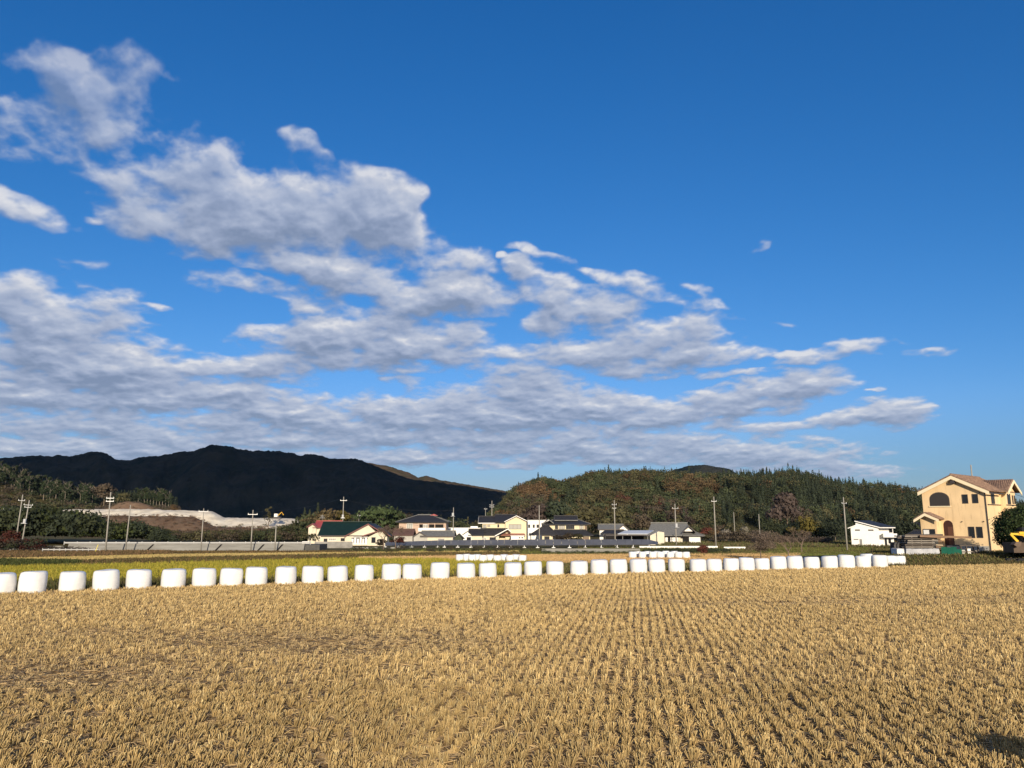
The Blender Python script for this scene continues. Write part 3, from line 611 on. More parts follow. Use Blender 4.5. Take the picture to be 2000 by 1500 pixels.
def straws(cx, cy, press, left, patch, ns, wdt, prism):
    n = len(cx); m = n * ns
    X = np.repeat(cx, ns); Y = np.repeat(cy, ns); pr = np.repeat(press, ns); lf = np.repeat(left, ns); pa = np.repeat(patch, ns)
    clump_h = np.repeat(rng.uniform(.115, .20, n), ns) * (1 - .55 * pr)
    a = rng.uniform(0, 6.283, m); q = np.sqrt(rng.random(m)) * .058
    bx = X + q * np.cos(a) * 1.0; by = Y + q * np.sin(a)
    lx = np.repeat(rng.normal(0, .11, n), ns) + np.cos(a) * q * 4.5 + rng.normal(0, .15, m); ly = np.repeat(rng.normal(0, .11, n), ns) + np.sin(a) * q * 4.5 + rng.normal(0, .15, m)
    lx += pr * 1.1 * np.sign(rng.normal(size=m)) * rng.random(m) + lf * .22; flop = rng.random(m) < .10 + .25 * pr
    lx = np.where(flop, lx + rng.normal(0, 1.3, m), lx); ly = np.where(flop, ly + rng.normal(0, 1.3, m), ly)
    d = np.stack([lx, ly, np.ones(m)], -1); d /= np.linalg.norm(d, axis=1, keepdims=True)
    h = clump_h * rng.uniform(.72, 1.08, m) * np.where(flop, 1.3, 1.0)
    p0 = np.stack([bx, by, np.full(m, -.01)], -1); p1 = p0 + d * h[:, None]
    w = rng.uniform(.7, 1.25, m) * wdt
    f = rng.uniform(0, 3.1416, m); s = np.stack([np.cos(f), np.sin(f), 0 * f], -1)
    base = np.array([.69, .50, .22]); dark = np.array([.27, .165, .07]); pale = np.array([.90, .73, .38])
    k1 = rng.random(m)[:, None] ** 1.6; k2 = (rng.random(m) < .22)[:, None] * rng.random((m, 1))
    col = base * (1 - k1 * .55) + dark * k1 * .55; col = col * (1 - k2) + pale * k2
    col *= (1 + .16 * np.clip(pa, -1, 1))[:, None] * np.repeat(rng.uniform(.82, 1.15, n), ns)[:, None]
    grey = (pr * .45)[:, None]; col = col * (1 - grey) + np.array([.36, .29, .185]) * grey
    # every stalk's colour is darker at its base
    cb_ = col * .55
    if prism:
        s2 = np.cross(d, s); wv = w[:, None] * .55
        o = [s * wv, (-.5 * s + .87 * s2) * wv, (-.5 * s - .87 * s2) * wv]
        V = np.stack([p0 + o[0], p0 + o[1], p0 + o[2], p1 + o[0], p1 + o[1], p1 + o[2]], 1).reshape(-1, 3)
        b0 = np.arange(m)[:, None] * 6; Q = np.concatenate([b0 + np.array([[0, 1, 4, 3]]), b0 + np.array([[1, 2, 5, 4]]), b0 + np.array([[2, 0, 3, 5]])], 0)
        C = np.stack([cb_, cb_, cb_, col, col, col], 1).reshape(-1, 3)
    else:
        wv = w[:, None] * .5 * s
        V = np.stack([p0 - wv, p0 + wv, p1 + wv * .8, p1 - wv * .8], 1).reshape(-1, 3); Q = np.arange(m * 4).reshape(m, 4)
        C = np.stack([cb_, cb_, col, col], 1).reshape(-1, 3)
    return V, Q, C
dist = cy
Vs, Qs, Cs = [], [], []; off = 0
for lo, hi, ns, wd_, pr_ in ((0, 17, 26, .0105, True), (17, 27, 17, .0125, False), (27, 40, 12, .0150, False), (40, 90, 9, .020, False)):
    k = (dist >= lo) & (dist < hi); v, q, c = straws(cx[k], cy[k], press[k], left[k], patch[k], ns, wd_, pr_)
    Vs.append(v); Qs.append(q + off); Cs.append(c); off += len(v)
m_straw = mat('rice_straw', (1, 1, 1), tint=True, rough=.6, spec=.25, transl=.12)
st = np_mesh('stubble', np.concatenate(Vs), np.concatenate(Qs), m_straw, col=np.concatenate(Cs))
tag(st, 'rows of cut golden rice stubble covering the front field', kind='stuff')
# loose straw on the ground
m = 230000
ly = 9.0 + (60 - 9.0) * rng.random(m) ** 1.15; lx = rng.uniform(-1, 1, m) * (ly * .70 + 2.5); k = ly < edge(lx) - .4; lx, ly = lx[k], ly[k]; m = len(lx)
a = rng.uniform(0, 3.1416, m); L = rng.uniform(.05, .16, m); wv = .0035 * (1 + ly / 18); d = np.stack([np.cos(a), np.sin(a), rng.normal(0, .12, m)], -1) * L[:, None]; s = np.stack([-np.sin(a), np.cos(a), rng.normal(0, .5, m)], -1) * wv[:, None]
c = np.stack([lx, ly, rng.uniform(.012, .05, m)], -1)
V = np.stack([c - d - s, c + d - s, c + d + s, c - d + s], 1).reshape(-1, 3); kk = rng.random((m, 1)); C = np.array([.60, .43, .21]) * (1 - kk * .6) + np.array([.2, .12, .06]) * kk * .6
st2 = np_mesh('straw_litter', V, np.arange(m * 4).reshape(m, 4), m_straw, col=np.repeat(C, 4, 0)); tag(st2, 'loose chopped straw lying between the stubble rows', kind='stuff')

# ------------------------------------------------------------------ grasses
def blades(name, label, X, Y, Z, h0, h1, w, cols, lean=.35, per=5, spread=.12):
    n = len(X); m = n * per; x = np.repeat(X, per) + rng.normal(0, spread, m); y = np.repeat(Y, per) + rng.normal(0, spread, m); z = np.repeat(Z, per)
    h = rng.uniform(h0, h1, m) * np.repeat(rng.uniform(.7, 1.2, n), per); a = rng.uniform(0, 3.1416, m); s = np.stack([np.cos(a), np.sin(a), 0 * a], -1) * (w * rng.uniform(.6, 1.3, m))[:, None]
    d = np.stack([rng.normal(0, lean, m), rng.normal(0, lean, m), np.ones(m)], -1) * h[:, None]; p = np.stack([x, y, z - .03], -1)
    V = np.stack([p - s, p + s, p + d + s * .3, p + d - s * .3], 1).reshape(-1, 3)
    cc = np.array(cols)[rng.integers(0, len(cols), m)] * rng.uniform(.7, 1.25, (m, 1))
    o = np_mesh(name, V, np.arange(m * 4).reshape(m, 4), m_fol, col=np.repeat(cc, 4, 0)); return tag(o, label, kind='stuff')
def region(px0, px1, pyt, pyb, n, z=LOW, f=None):
    px = rng.uniform(px0, px1, n); t = rng.random(n)
    top = np.interp(px, *pyt) if isinstance(pyt, tuple) else pyt; bot = np.interp(px, *pyb) if isinstance(pyb, tuple) else pyb
    # even over the land, not over the picture
    y0 = 1.0 / (bot - 1021); y1 = 1.0 / (top - 1021); inv = y0 + (y1 - y0) * t; py = 1021 + 1 / inv
    G = np.array([ground(a, b, z) for a, b in zip(px, py)]); return G[:, 0], G[:, 1], (G[:, 2] if f is None else hgt(G[:, 0], G[:, 1]))
YT = ([-260, 15, 60, 140, 400, 560, 700, 860, 1000, 1080], [1112, 1109, 1107, 1106, 1099, 1094.5, 1091.5, 1092.5, 1096, 1102])
YB = ([-260, 100, 600, 1000, 1080], [1145, 1138, 1133, 1128, 1104])
X, Y, Z = region(-200, 1075, YT, YB, 17000); blades('rice_regrowth', 'yellow green regrown rice behind the bales', X, Y, Z, .25, .48, .035, [(.36, .30, .045), (.29, .26, .035), (.43, .35, .06), (.22, .23, .035)], per=5)
# rough bank right behind the bales
n = 16000; X = rng.uniform(-62, 70, n); Y = edge(X) + rng.random(n) * 5.0 - .35; blades('bank_grass', 'rough brown and green grass on the bank behind the bales', X, Y, hgt(X, Y), .10, .34, .03, [(.07, .075, .025), (.13, .10, .05), (.18, .13, .06), (.05, .06, .02)], per=4)
n = 9000; X, Y, Z = region(-200, 1100, ([-200, 100, 600, 1100], [1137, 1134, 1130, 1104]), ([-200, 1100], [1175, 1150]), n, f=1); k = Y > edge(X) + 4; blades('weeds', 'dark weeds along the ditch between bank and rice', X[k], Y[k], Z[k], .2, .5, .04, [(.06, .07, .022), (.12, .095, .045), (.09, .085, .03)], per=4)
X, Y, Z = region(-200, 1010, ([-200, 60, 140, 330, 560, 700, 1010], [1100, 1096, 1096.5, 1090, 1085.5, 1082, 1079.5]), ([-200, 60, 400, 700, 1010], [1110, 1107, 1098, 1090, 1084]), 9000); blades('dead_grass', 'brown dead grass bank between the two fields at the left', X, Y, Z, .10, .38, .10, [(.13, .085, .04), (.17, .115, .055), (.09, .075, .03), (.07, .075, .025)], per=4, spread=.3)
X, Y, Z = region(-60, 150, ([-60, 150], [1095, 1099]), ([-60, 150], [1110, 1104]), 2500); blades('dark_grass', 'dark green grass clump at the left edge of the rice', X, Y, Z, .3, .6, .10, [(.05, .065, .02), (.07, .08, .025)], per=5, spread=.3)
X, Y, Z = region(-100, 700, 1076.5, 1080.5, 3500); blades('dead_grass', 'brown grass along the foot of the roadside wall', X, Y, Z, .1, .3, .10, [(.15, .095, .045), (.11, .085, .035)], per=4, spread=.4)
X, Y, Z = region(690, 1140, 1072, 1083, 5500); blades('verge_grass', 'mixed grass below the solar panels', X, Y, Z, .06, .2, .08, [(.08, .10, .03), (.12, .10, .04), (.15, .17, .04)], per=4, spread=.4)
X, Y, Z = region(1130, 1780, 1068, 1084, 9000); blades('verge_grass', 'rough green and brown grass behind the right half of the bale row', X, Y, Z, .08, .28, .08, [(.09, .10, .03), (.15, .11, .055), (.11, .12, .03)], per=4, spread=.5)
n = 9000; X = rng.uniform(33, 80, n); Y = edge(X) + 1 + rng.random(n) * 30; k = (X < Y * .8); X, Y = X[k], Y[k]; blades('rough_grass', 'brown green rough grass before the yellow house', X, Y, hgt(X, Y), .08, .28, .05, [(.10, .09, .035), (.16, .12, .055), (.07, .08, .025)], per=4, spread=.3)

X, Y, Z = region(-80, 1010, ([-80, 140, 320, 640, 1010], [1093, 1087.5, 1083, 1079.5, 1075.5]), ([-80, 150, 330, 560, 700, 1010], [1097, 1094.5, 1089, 1085, 1082, 1079.5]), 16000); blades('far_stubble', 'tan stubble standing on the strip beyond the yellow green field', X, Y, Z, .10, .22, .07, [(.52, .40, .17), (.46, .34, .14), (.40, .32, .12)], per=4, spread=.25)
X, Y, Z = region(702, 1560, ([702, 880, 1130, 1560], [1088, 1084.5, 1083, 1081]), ([700, 905, 1010, 1480, 1560], [1090, 1094, 1100, 1100, 1085]), 26000); blades('far_stubble', 'orange tan stubble behind the right half of the bale row', X, Y, Z, .10, .22, .06, [(.60, .40, .19), (.54, .36, .17), (.48, .33, .15)], per=4, spread=.22)
X, Y, Z = region(1505, 1765, 1069.7, 1076, 5000); blades('short_grass', 'bright green grass before the white house', X, Y, Z, .06, .16, .07, [(.16, .20, .04), (.13, .16, .035), (.20, .19, .06)], per=4, spread=.3)
X, Y, Z = region(745, 1000, 1075, 1080, 4000); blades('short_grass', 'light green grass strip below the solar panels', X, Y, Z, .06, .16, .06, [(.22, .24, .05), (.18, .19, .05)], per=4, spread=.3)
nT = 420; u = rng.uniform(165, 590, nT)
def bushes_on(h_, label, u0, u1, t0, t1, n, a, b, cols):
    u = rng.uniform(u0, u1, n); P = on_hill(h_, u, rng.uniform(t0, t1, n)); P[:, 0] += rng.uniform(-1, 1, n); P[:, 2] -= .2
    forest('scrub', P, rng.uniform(a, b, n), [BROAD[rng.integers(5)] for _ in range(n)], np.array([cols[rng.integers(len(cols))] * rng.uniform(.7, 1.2) for _ in range(n)]), label, 1.5, np.full(n, 1.8), keep=50)
bushes_on(h_brown, 'reddish brown dead scrub on the slope under the white bank', 155, 590, .02, .95, 420, .7, 1.6, [BR * 1.3, np.array([.17, .10, .06]), np.array([.14, .085, .055])])
bushes_on(h_bank, 'small bushes creeping over the foot of the white bank', -60, 600, .02, .28, 160, .8, 2.2, [OL, BR, GR])
bushes_on(h_mound, 'dry scrub on the spoil mound', 200, 314, .2, 1.0, 60, .5, 1.0, [BR * 1.2, OL])

X, Y, Z = region(-160, 330, ([-160, 330], [1077, 1077]), ([-160, 140, 330], [1092, 1088, 1083]), 7000); blades('dead_grass', 'brown dead grass between the low white rail and the tan strip', X, Y, Z, .15, .45, .10, [(.19, .115, .06), (.15, .10, .05), (.11, .085, .035)], per=4, spread=.4)
X, Y, Z = region(-160, 150, 1097, 1107, 3500); blades('dark_grass', 'dark green rough grass at the left between tan strip and rice', X, Y, Z, .15, .4, .09, [(.07, .085, .03), (.10, .10, .04), (.13, .10, .05)], per=4, spread=.4)
X, Y, Z = region(1500, 1790, 1078, 1086, 6000); blades('short_grass', 'green grass strip above the right end of the bale row', X, Y, Z, .08, .22, .05, [(.15, .19, .045), (.12, .15, .035), (.17, .15, .06)], per=4, spread=.3)

X, Y, Z = region(1290, 1790, 1059.5, 1069.5, 7000); blades('rough_grass', 'olive and brown grass at the foot of the wood left of the white house', X, Y, Z, .25, .7, .12, [(.11, .10, .04), (.15, .11, .06), (.10, .12, .04)], per=4, spread=.7)

n = 24000; X = rng.uniform(-20, 48, n); Y = edge(X) + 4.2 + rng.random(n) * 58; k = (Y < 118) & (X < Y * .62 + 2) & (Y > 94 - X * .9) | (X > 16) & (Y < 118); X, Y = X[k], Y[k]; blades('rough_grass', 'rough olive grass between the bank and the far bales', X, Y, hgt(X, Y), .06, .22, .06, [(.14, .13, .05), (.19, .15, .07), (.12, .13, .04)], per=4, spread=.4)

# ------------------------------------------------------------------ bales wrapped in white film
m_film = mat('white_film', (.70, .71, .71), (.77, .77, .77), scale=1.5, rough=.38, spec=.5, bump=.012, bscale=5, stretch=(1, 1, 3))
def bale_mesh(seed, mt=None):
    r = np.random.default_rng(seed); na, prof = 40, []
    h, rad = .99, .60
    for z, q in ((0.0, .80), (.012, .90), (.05, .965), (.14, .99), (.30, 1.0), (.50, 1.008), (.70, 1.0), (.84, .985), (.92, .955), (.965, .90), (.988, .80), (1.0, .55), (1.003, .25)): prof.append((z * h, q * rad))
    ph = r.uniform(0, 6.28, 6); am = r.uniform(.004, .018, 6); a = np.linspace(0, 2 * math.pi, na, endpoint=False); rings = []
    tx, ty = r.uniform(-.018, .018, 2)
    for j, (z, q) in enumerate(prof):
        t = z / h; wob = 1 + am[0] * np.sin(2 * a + ph[0]) + am[1] * np.sin(3 * a + ph[1] + 2 * t) + am[2] * .7 * np.sin(5 * a + ph[2] - 3 * t) + am[3] * .4 * np.sin(9 * a + ph[3] + 5 * t) + r.normal(0, .0022, na)
        zz = z + (t > .8) * (.018 * np.sin(a + ph[4]) + .010 * np.sin(3 * a + ph[5])) * (q / rad) + (t > .9) * r.normal(0, .003, na)
        sag = 1 + .028 * r.random() * math.sin(math.pi * min(1, t * 1.1)) * 0 + .02 * (1 - t)
        rings.append(np.stack([q * wob * sag * np.cos(a) + tx * t, q * wob * sag * np.sin(a) + ty * t, zz], -1))
    V = np.concatenate(rings + [np.array([[tx, ty, h * 1.004]])]); n = len(prof); Q = []
    me = bpy.data.meshes.new('bale'); F = []
    for j in range(n - 1):
        for k in range(na): k2 = (k + 1) % na; F.append((j * na + k, j * na + k2, (j + 1) * na + k2, (j + 1) * na + k))
    for k in range(na): F.append(((n - 1) * na + k, (n - 1) * na + (k + 1) % na, n * na))
    F.append(tuple(range(na - 1, -1, -1)))
    me.from_pydata(V.tolist(), [], F); me.update()
    for p in me.polygons: p.use_smooth = True
    me.materials.append(mt or m_film); return me
BM = [bale_mesh(s) for s in range(8)]
NUM = ['first', 'second', 'third', 'fourth', 'fifth', 'sixth', 'seventh', 'eighth', 'ninth', 'tenth', 'eleventh', 'twelfth', 'thirteenth', 'fourteenth', 'fifteenth', 'sixteenth', 'seventeenth', 'eighteenth', 'nineteenth', 'twentieth']
def place_bale(x, y, z, s, label, group, k, tilt=0.0):
    o = bpy.data.objects.new('straw_bale', BM[k % 8]); COL.objects.link(o); o.location = (x, y, z); r = random.Random(k * 7 + 1)
    o.rotation_euler = (r.uniform(-.02, .02), r.uniform(-.025, .025) + tilt, r.uniform(0, 6.28)); sz = s * r.uniform(.98, 1.02); o.scale = (s * r.uniform(.985, 1.015), s * r.uniform(.985, 1.015), sz * r.uniform(.97, 1.03))
    return tag(o, label, 'bale', group)
WID = [49,49.4,47,47.6,46.2,45,44,43,42,41.4,41,39.6,38,38.2,37.8,38,36.3,35.7,35,35,34.7,35,34.8,34.5,34,33,32.7,32.3,30.8,30.8,30.5,30,31.4,31,30.6,31.2,31.2,29.5,30.4]
nR = len(ROWP)
for k, (x, y) in enumerate(ROWP):
    Sx = 1500.0 / (y * CP + (0.5 - CAM_H) * SP); s = WID[k] / (1.235 * Sx)
    if k == 0: lab = 'white wrapped bale cut off by the left edge of the photo'
    elif k < 20: lab = '%s white bale from the left end of the long front row' % NUM[k]
    elif k < nR - 1: lab = '%s white bale from the right end of the long front row' % NUM[nR - 1 - k]
    else: lab = 'last white bale at the right end of the long front row'
    place_bale(x, y, 0.0, s, lab, 'white wrapped bales in the long front row', k)
def far_bales(lst, py, z, D, txt, group, seed):
    for i, (px, row, nm) in enumerate(lst):
        g0 = ground(px, py, z); Y = g0[1] + .6 + row * 1.35; X = at(px, py, Y)[0]
        place_bale(X, Y, z, D / 1.2, nm, group, seed + i)
gA = 'white bales grouped beyond the yellow green field'
LA = [(898,1,'leftmost bale of the distant group left of the photo middle'),(911,2,''),(922,1,''),(932,1.6,''),(943.5,0,''),(957,1.4,''),(971.5,0,''),(985,1.3,''),(996,0,''),(1008,1.2,''),(1020,0,'')]
LA = [(p, r, ('%s bale from the left in the distant group behind the middle of the front row' % NUM[i]) if i < 10 else 'rightmost bale of the distant group behind the middle of the front row') for i, (p, r, _) in enumerate(LA)]
far_bales(LA, 1098.3, LOW, 1.22, '', gA, 100)
LB = [(1235.8,0),(1246,1.6),(1254.8,0),(1265,1.8),(1275,0),(1284,1.8),(1290.7,0),(1301,1.9),(1309.5,0),(1317,1.6),(1325.6,0),(1340.6,0)]
LB = [(p, r, ('%s bale from the left in the small distant cluster right of the photo middle' % NUM[i]) if i < 11 else 'rightmost bale of the small distant cluster right of the photo middle') for i, (p, r) in enumerate(LB)]
far_bales(LB, 1090.3, LOW, 1.22, '', 'white bales clustered on the orange tan field', 140)
for i, (px, py, Y, lab) in enumerate(((1635,1084,74,'bale peeping out behind the fourth from the right of the front row'),(1660,1084,75,'bale showing its top behind the third from the right of the front row'),(1692,1084,75,'bale mostly hidden behind the second from the right of the front row'),(1737,1084,73,'bale just right of the front row, half hidden by its last bale'),(1755.5,1084,73,'lowest standing bale at the far right, beside the white crate'))):
    X = at(px, py, Y)[0]; z = at(px, py + (.8 if i > 2 else -.6), Y)[2] - .99 * (.9); place_bale(X, Y, min(z, hz1(X, Y) + .0) if False else hz1(X, Y) + max(0, 0), .93, lab, 'white bales behind the right end of the front row', 180 + i)

# ------------------------------------------------------------------ utility poles
m_conc = mat('pole_concrete', (.25, .235, .205), (.33, .31, .275), scale=1.2, rough=.8)
m_steel = mat('galvanised_steel', (.42, .43, .44), rough=.45, metal=.6)
m_porc = mat('white_porcelain', (.75, .75, .72), rough=.3)
m_grey = mat('grey_paint', (.45, .46, .47), rough=.5)
def pole(px, pyb, pyt, label, arms=(.5,), tr=None, Y=None, thin=1.0, zg=LOW, lean=0.0, wide=1.0):
    if Y is None: g0 = ground(px, pyb, zg); Y = g0[1]
    X = at(px, pyb, Y)[0]; H = at(px, pyt, Y)[2] - zg
    e_ = empty('utility_pole', (X, Y, zg), rng.uniform(-.3, .3), label, 'utility pole', 'concrete utility poles around the village'); e_.rotation_euler[1] = lean
    b = MB(); b.tube([(0, 0, -.5), (0, 0, H)], [.165 * thin, .10 * thin], 10); b.build('post', m_conc, e_, True)
    for a in arms:
        z = H - a; w = (.95 if a < 1.2 else .7) * wide; b = MB(); b.box(-w, w, -.17, -.10, z - .05, z + .05); ca = b.build('crossarm', m_steel, e_)
        for q in (-.9, .9):
            b = MB(); b.tube([(q * w, -.135, z + .05), (q * w, -.135, z + .28)], [.055, .04], 6); b.build('insulator', m_porc, ca)
    if tr is not None:
        z = H - tr; b = MB(); b.tube([(-.02, -.45, z - .42), (-.02, -.45, z + .42)], .30, 12); t_ = b.build('transformer', m_grey, e_, False)
        b = MB(); b.box(-.55, .55, -.80, -.1, z - .56, z - .45); b.build('bracket', m_steel, t_)
    return e_
pole(31, 1052, 966, 'leftmost utility pole, close to a second leaning pole', (1.3,), None, Y=172, lean=.035)
pole(42.5, 1057, 977, 'second pole from the left, leaning right, with a box near its middle', (1.0, 1.5), 4.4, Y=168, lean=.06)
pole(206, 1076, 961, 'tall pole with a cluster of fittings behind the lower white rail', (1.2, 1.8), None, Y=152)
pole(245, 1074, 986, 'shorter bare topped pole right of the tall one at the rail', (), None, Y=156, thin=.85, lean=.03)
pole(392.5, 1073, 993, 'thin pole in front of the white bank at the roadside wall', (.6,), None, Y=156, thin=.75)
pole(490, 1070, 996, 'pole with a single crossarm at the roadside wall', (.9,), None, Y=158, thin=.85)
pole(537, 1070, 1025, 'short white pole without arms at the roadside wall', (), None, Y=158, thin=.9)
pole(668, 1058, 970, 'pole with a wide fitting rising behind the green roof', (1.1,), 5.5, Y=222)
pole(885, 1050, 991, 'pole with a transformer left of the yellow gabled house', (), 1.9, Y=214, thin=.9)
pole(960.5, 1050, 978, 'pole rising behind the yellow gabled house', (1.4, 2.0), None, Y=250)
pole(1053.5, 1056, 987, 'plain pole without arms before the white box house', (), None, Y=196, thin=.95)
pole(1201.5, 1057, 977, 'pole in front of the carport with small fittings', (1.1, 2.0), None, Y=190, wide=.6)
pole(1321, 1063, 984, 'pole with a transformer before the large grey roofed house', (1.1,), 5.0, Y=184, wide=.8)
pole(1398.5, 1067, 970, 'tall pole standing free right of the large grey roofed house', (1.1,), None, Y=180, wide=.6)
pole(1655, 1076, 971, 'tall pole left of the white modern house', (1.3,), None, Y=160, wide=.8)
pole(1484.5, 1050, 1004, 'short pole over the bare shrub', (), None, Y=205, thin=.8)
pole(1435.5, 1050, 1000, 'thin short pole against the dark wood right of the tall free pole', (), None, Y=240, thin=.8)
pole(1910, 1040, 908, 'dark wooden pole showing above the roof of the yellow house', (), None, Y=104, thin=.8, zg=0)
pole(948, 1040, 992, 'thin pole left of the pole behind the yellow gabled house', (.4,), None, Y=255, thin=.7, wide=.5)
pole(700, 1040, 1005, 'small far pole between the green roof and the trees', (.4,), None, Y=250, thin=.7, wide=.5)
# overhead wires between neighbouring poles
m_wire = mat('wire', (.04, .04, .045), rough=.6)
def wire(p, q, label, sag=.8):
    p = Vector(p); q = Vector(q); pts = []
    for i in range(13):
        t = i / 12; v = p.lerp(q, t); v.z -= 4 * sag * t * (1 - t); pts.append(v)
    b = MB(); b.tube(pts, .022, 4); tag(b.build('power_line', m_wire), label, 'power line', 'overhead power lines')
wire(at(492, 1000, 158), at(666, 974, 222), 'thin power line from the roadside wall to the pole behind the green roof')
wire(at(670, 975, 222), at(885, 997, 214), 'thin power line from the green roofed house towards the yellow gabled one', 1.2)
wire(at(1202, 982, 190), at(1321, 988, 184), 'thin power line between the carport pole and the transformer pole')
wire(at(1321, 989, 184), at(1397, 975, 180), 'thin power line between the transformer pole and the tall free pole')
wire(at(1397, 976, 180), at(1651, 977, 160), 'long thin power line across the dark wood to the white house pole', 1.5)
wire(at(1975, 962, 96), at(2080, 985, 80), 'power line leaving the yellow house at the right edge', .3)

# ------------------------------------------------------------------ houses
m_cream = mat('cream_wall', (.58, .53, .42), (.64, .59, .47), scale=.8, rough=.85)
m_cream2 = mat('warm_cream_wall', (.62, .54, .37), (.67, .59, .41), scale=.8, rough=.85)
m_whitew = mat('white_wall', (.74, .73, .69), (.80, .79, .75), scale=.8, rough=.8)
m_greyw = mat('grey_wall', (.36, .35, .32), (.44, .43, .40), scale=.8, rough=.85)
m_brownw = mat('brown_board_wall', (.17, .12, .09), (.24, .17, .12), scale=2, rough=.85, stretch=(6, 6, 1))
m_pinkw = mat('pinkish_board_wall', (.42, .30, .23), (.52, .39, .31), scale=2, rough=.8, stretch=(5, 5, 1))
m_tileb = mat('dark_roof_tile', (.018, .018, .021), (.040, .040, .046), scale=3, rough=.6, bump=.06, bscale=4, spec=.25)
m_tileg = mat('grey_roof_tile', (.12, .12, .115), (.20, .20, .19), scale=2.5, rough=.7, bump=.08, bscale=3)
m_green = mat('dark_green_roof', (.006, .018, .016), (.010, .026, .022), scale=1, rough=.5, spec=.25)
m_red = mat('red_metal_roof', (.30, .055, .055), (.36, .075, .07), scale=1, rough=.5)
m_metal = mat('pale_metal_roof', (.50, .53, .56), (.58, .60, .62), scale=1, rough=.4)
m_trim = mat('white_trim', (.78, .77, .74), rough=.5)
m_trimd = mat('dark_trim', (.06, .05, .05), rough=.5)
m_glass = mat('dark_window_glass', (.020, .023, .028), rough=.15, spec=.35)
m_curt = mat('curtained_glass', (.30, .29, .26), rough=.25, spec=.6)
m_dark = mat('flat_dark', (.012, .011, .011), rough=.9)  # near-black colour stands in for shade inside recesses and doorways
m_shut = mat('grey_shutter', (.20, .20, .20), (.26, .26, .25), scale=4, rough=.6)
m_maroon = mat('maroon_fascia', (.16, .06, .055), rough=.6)

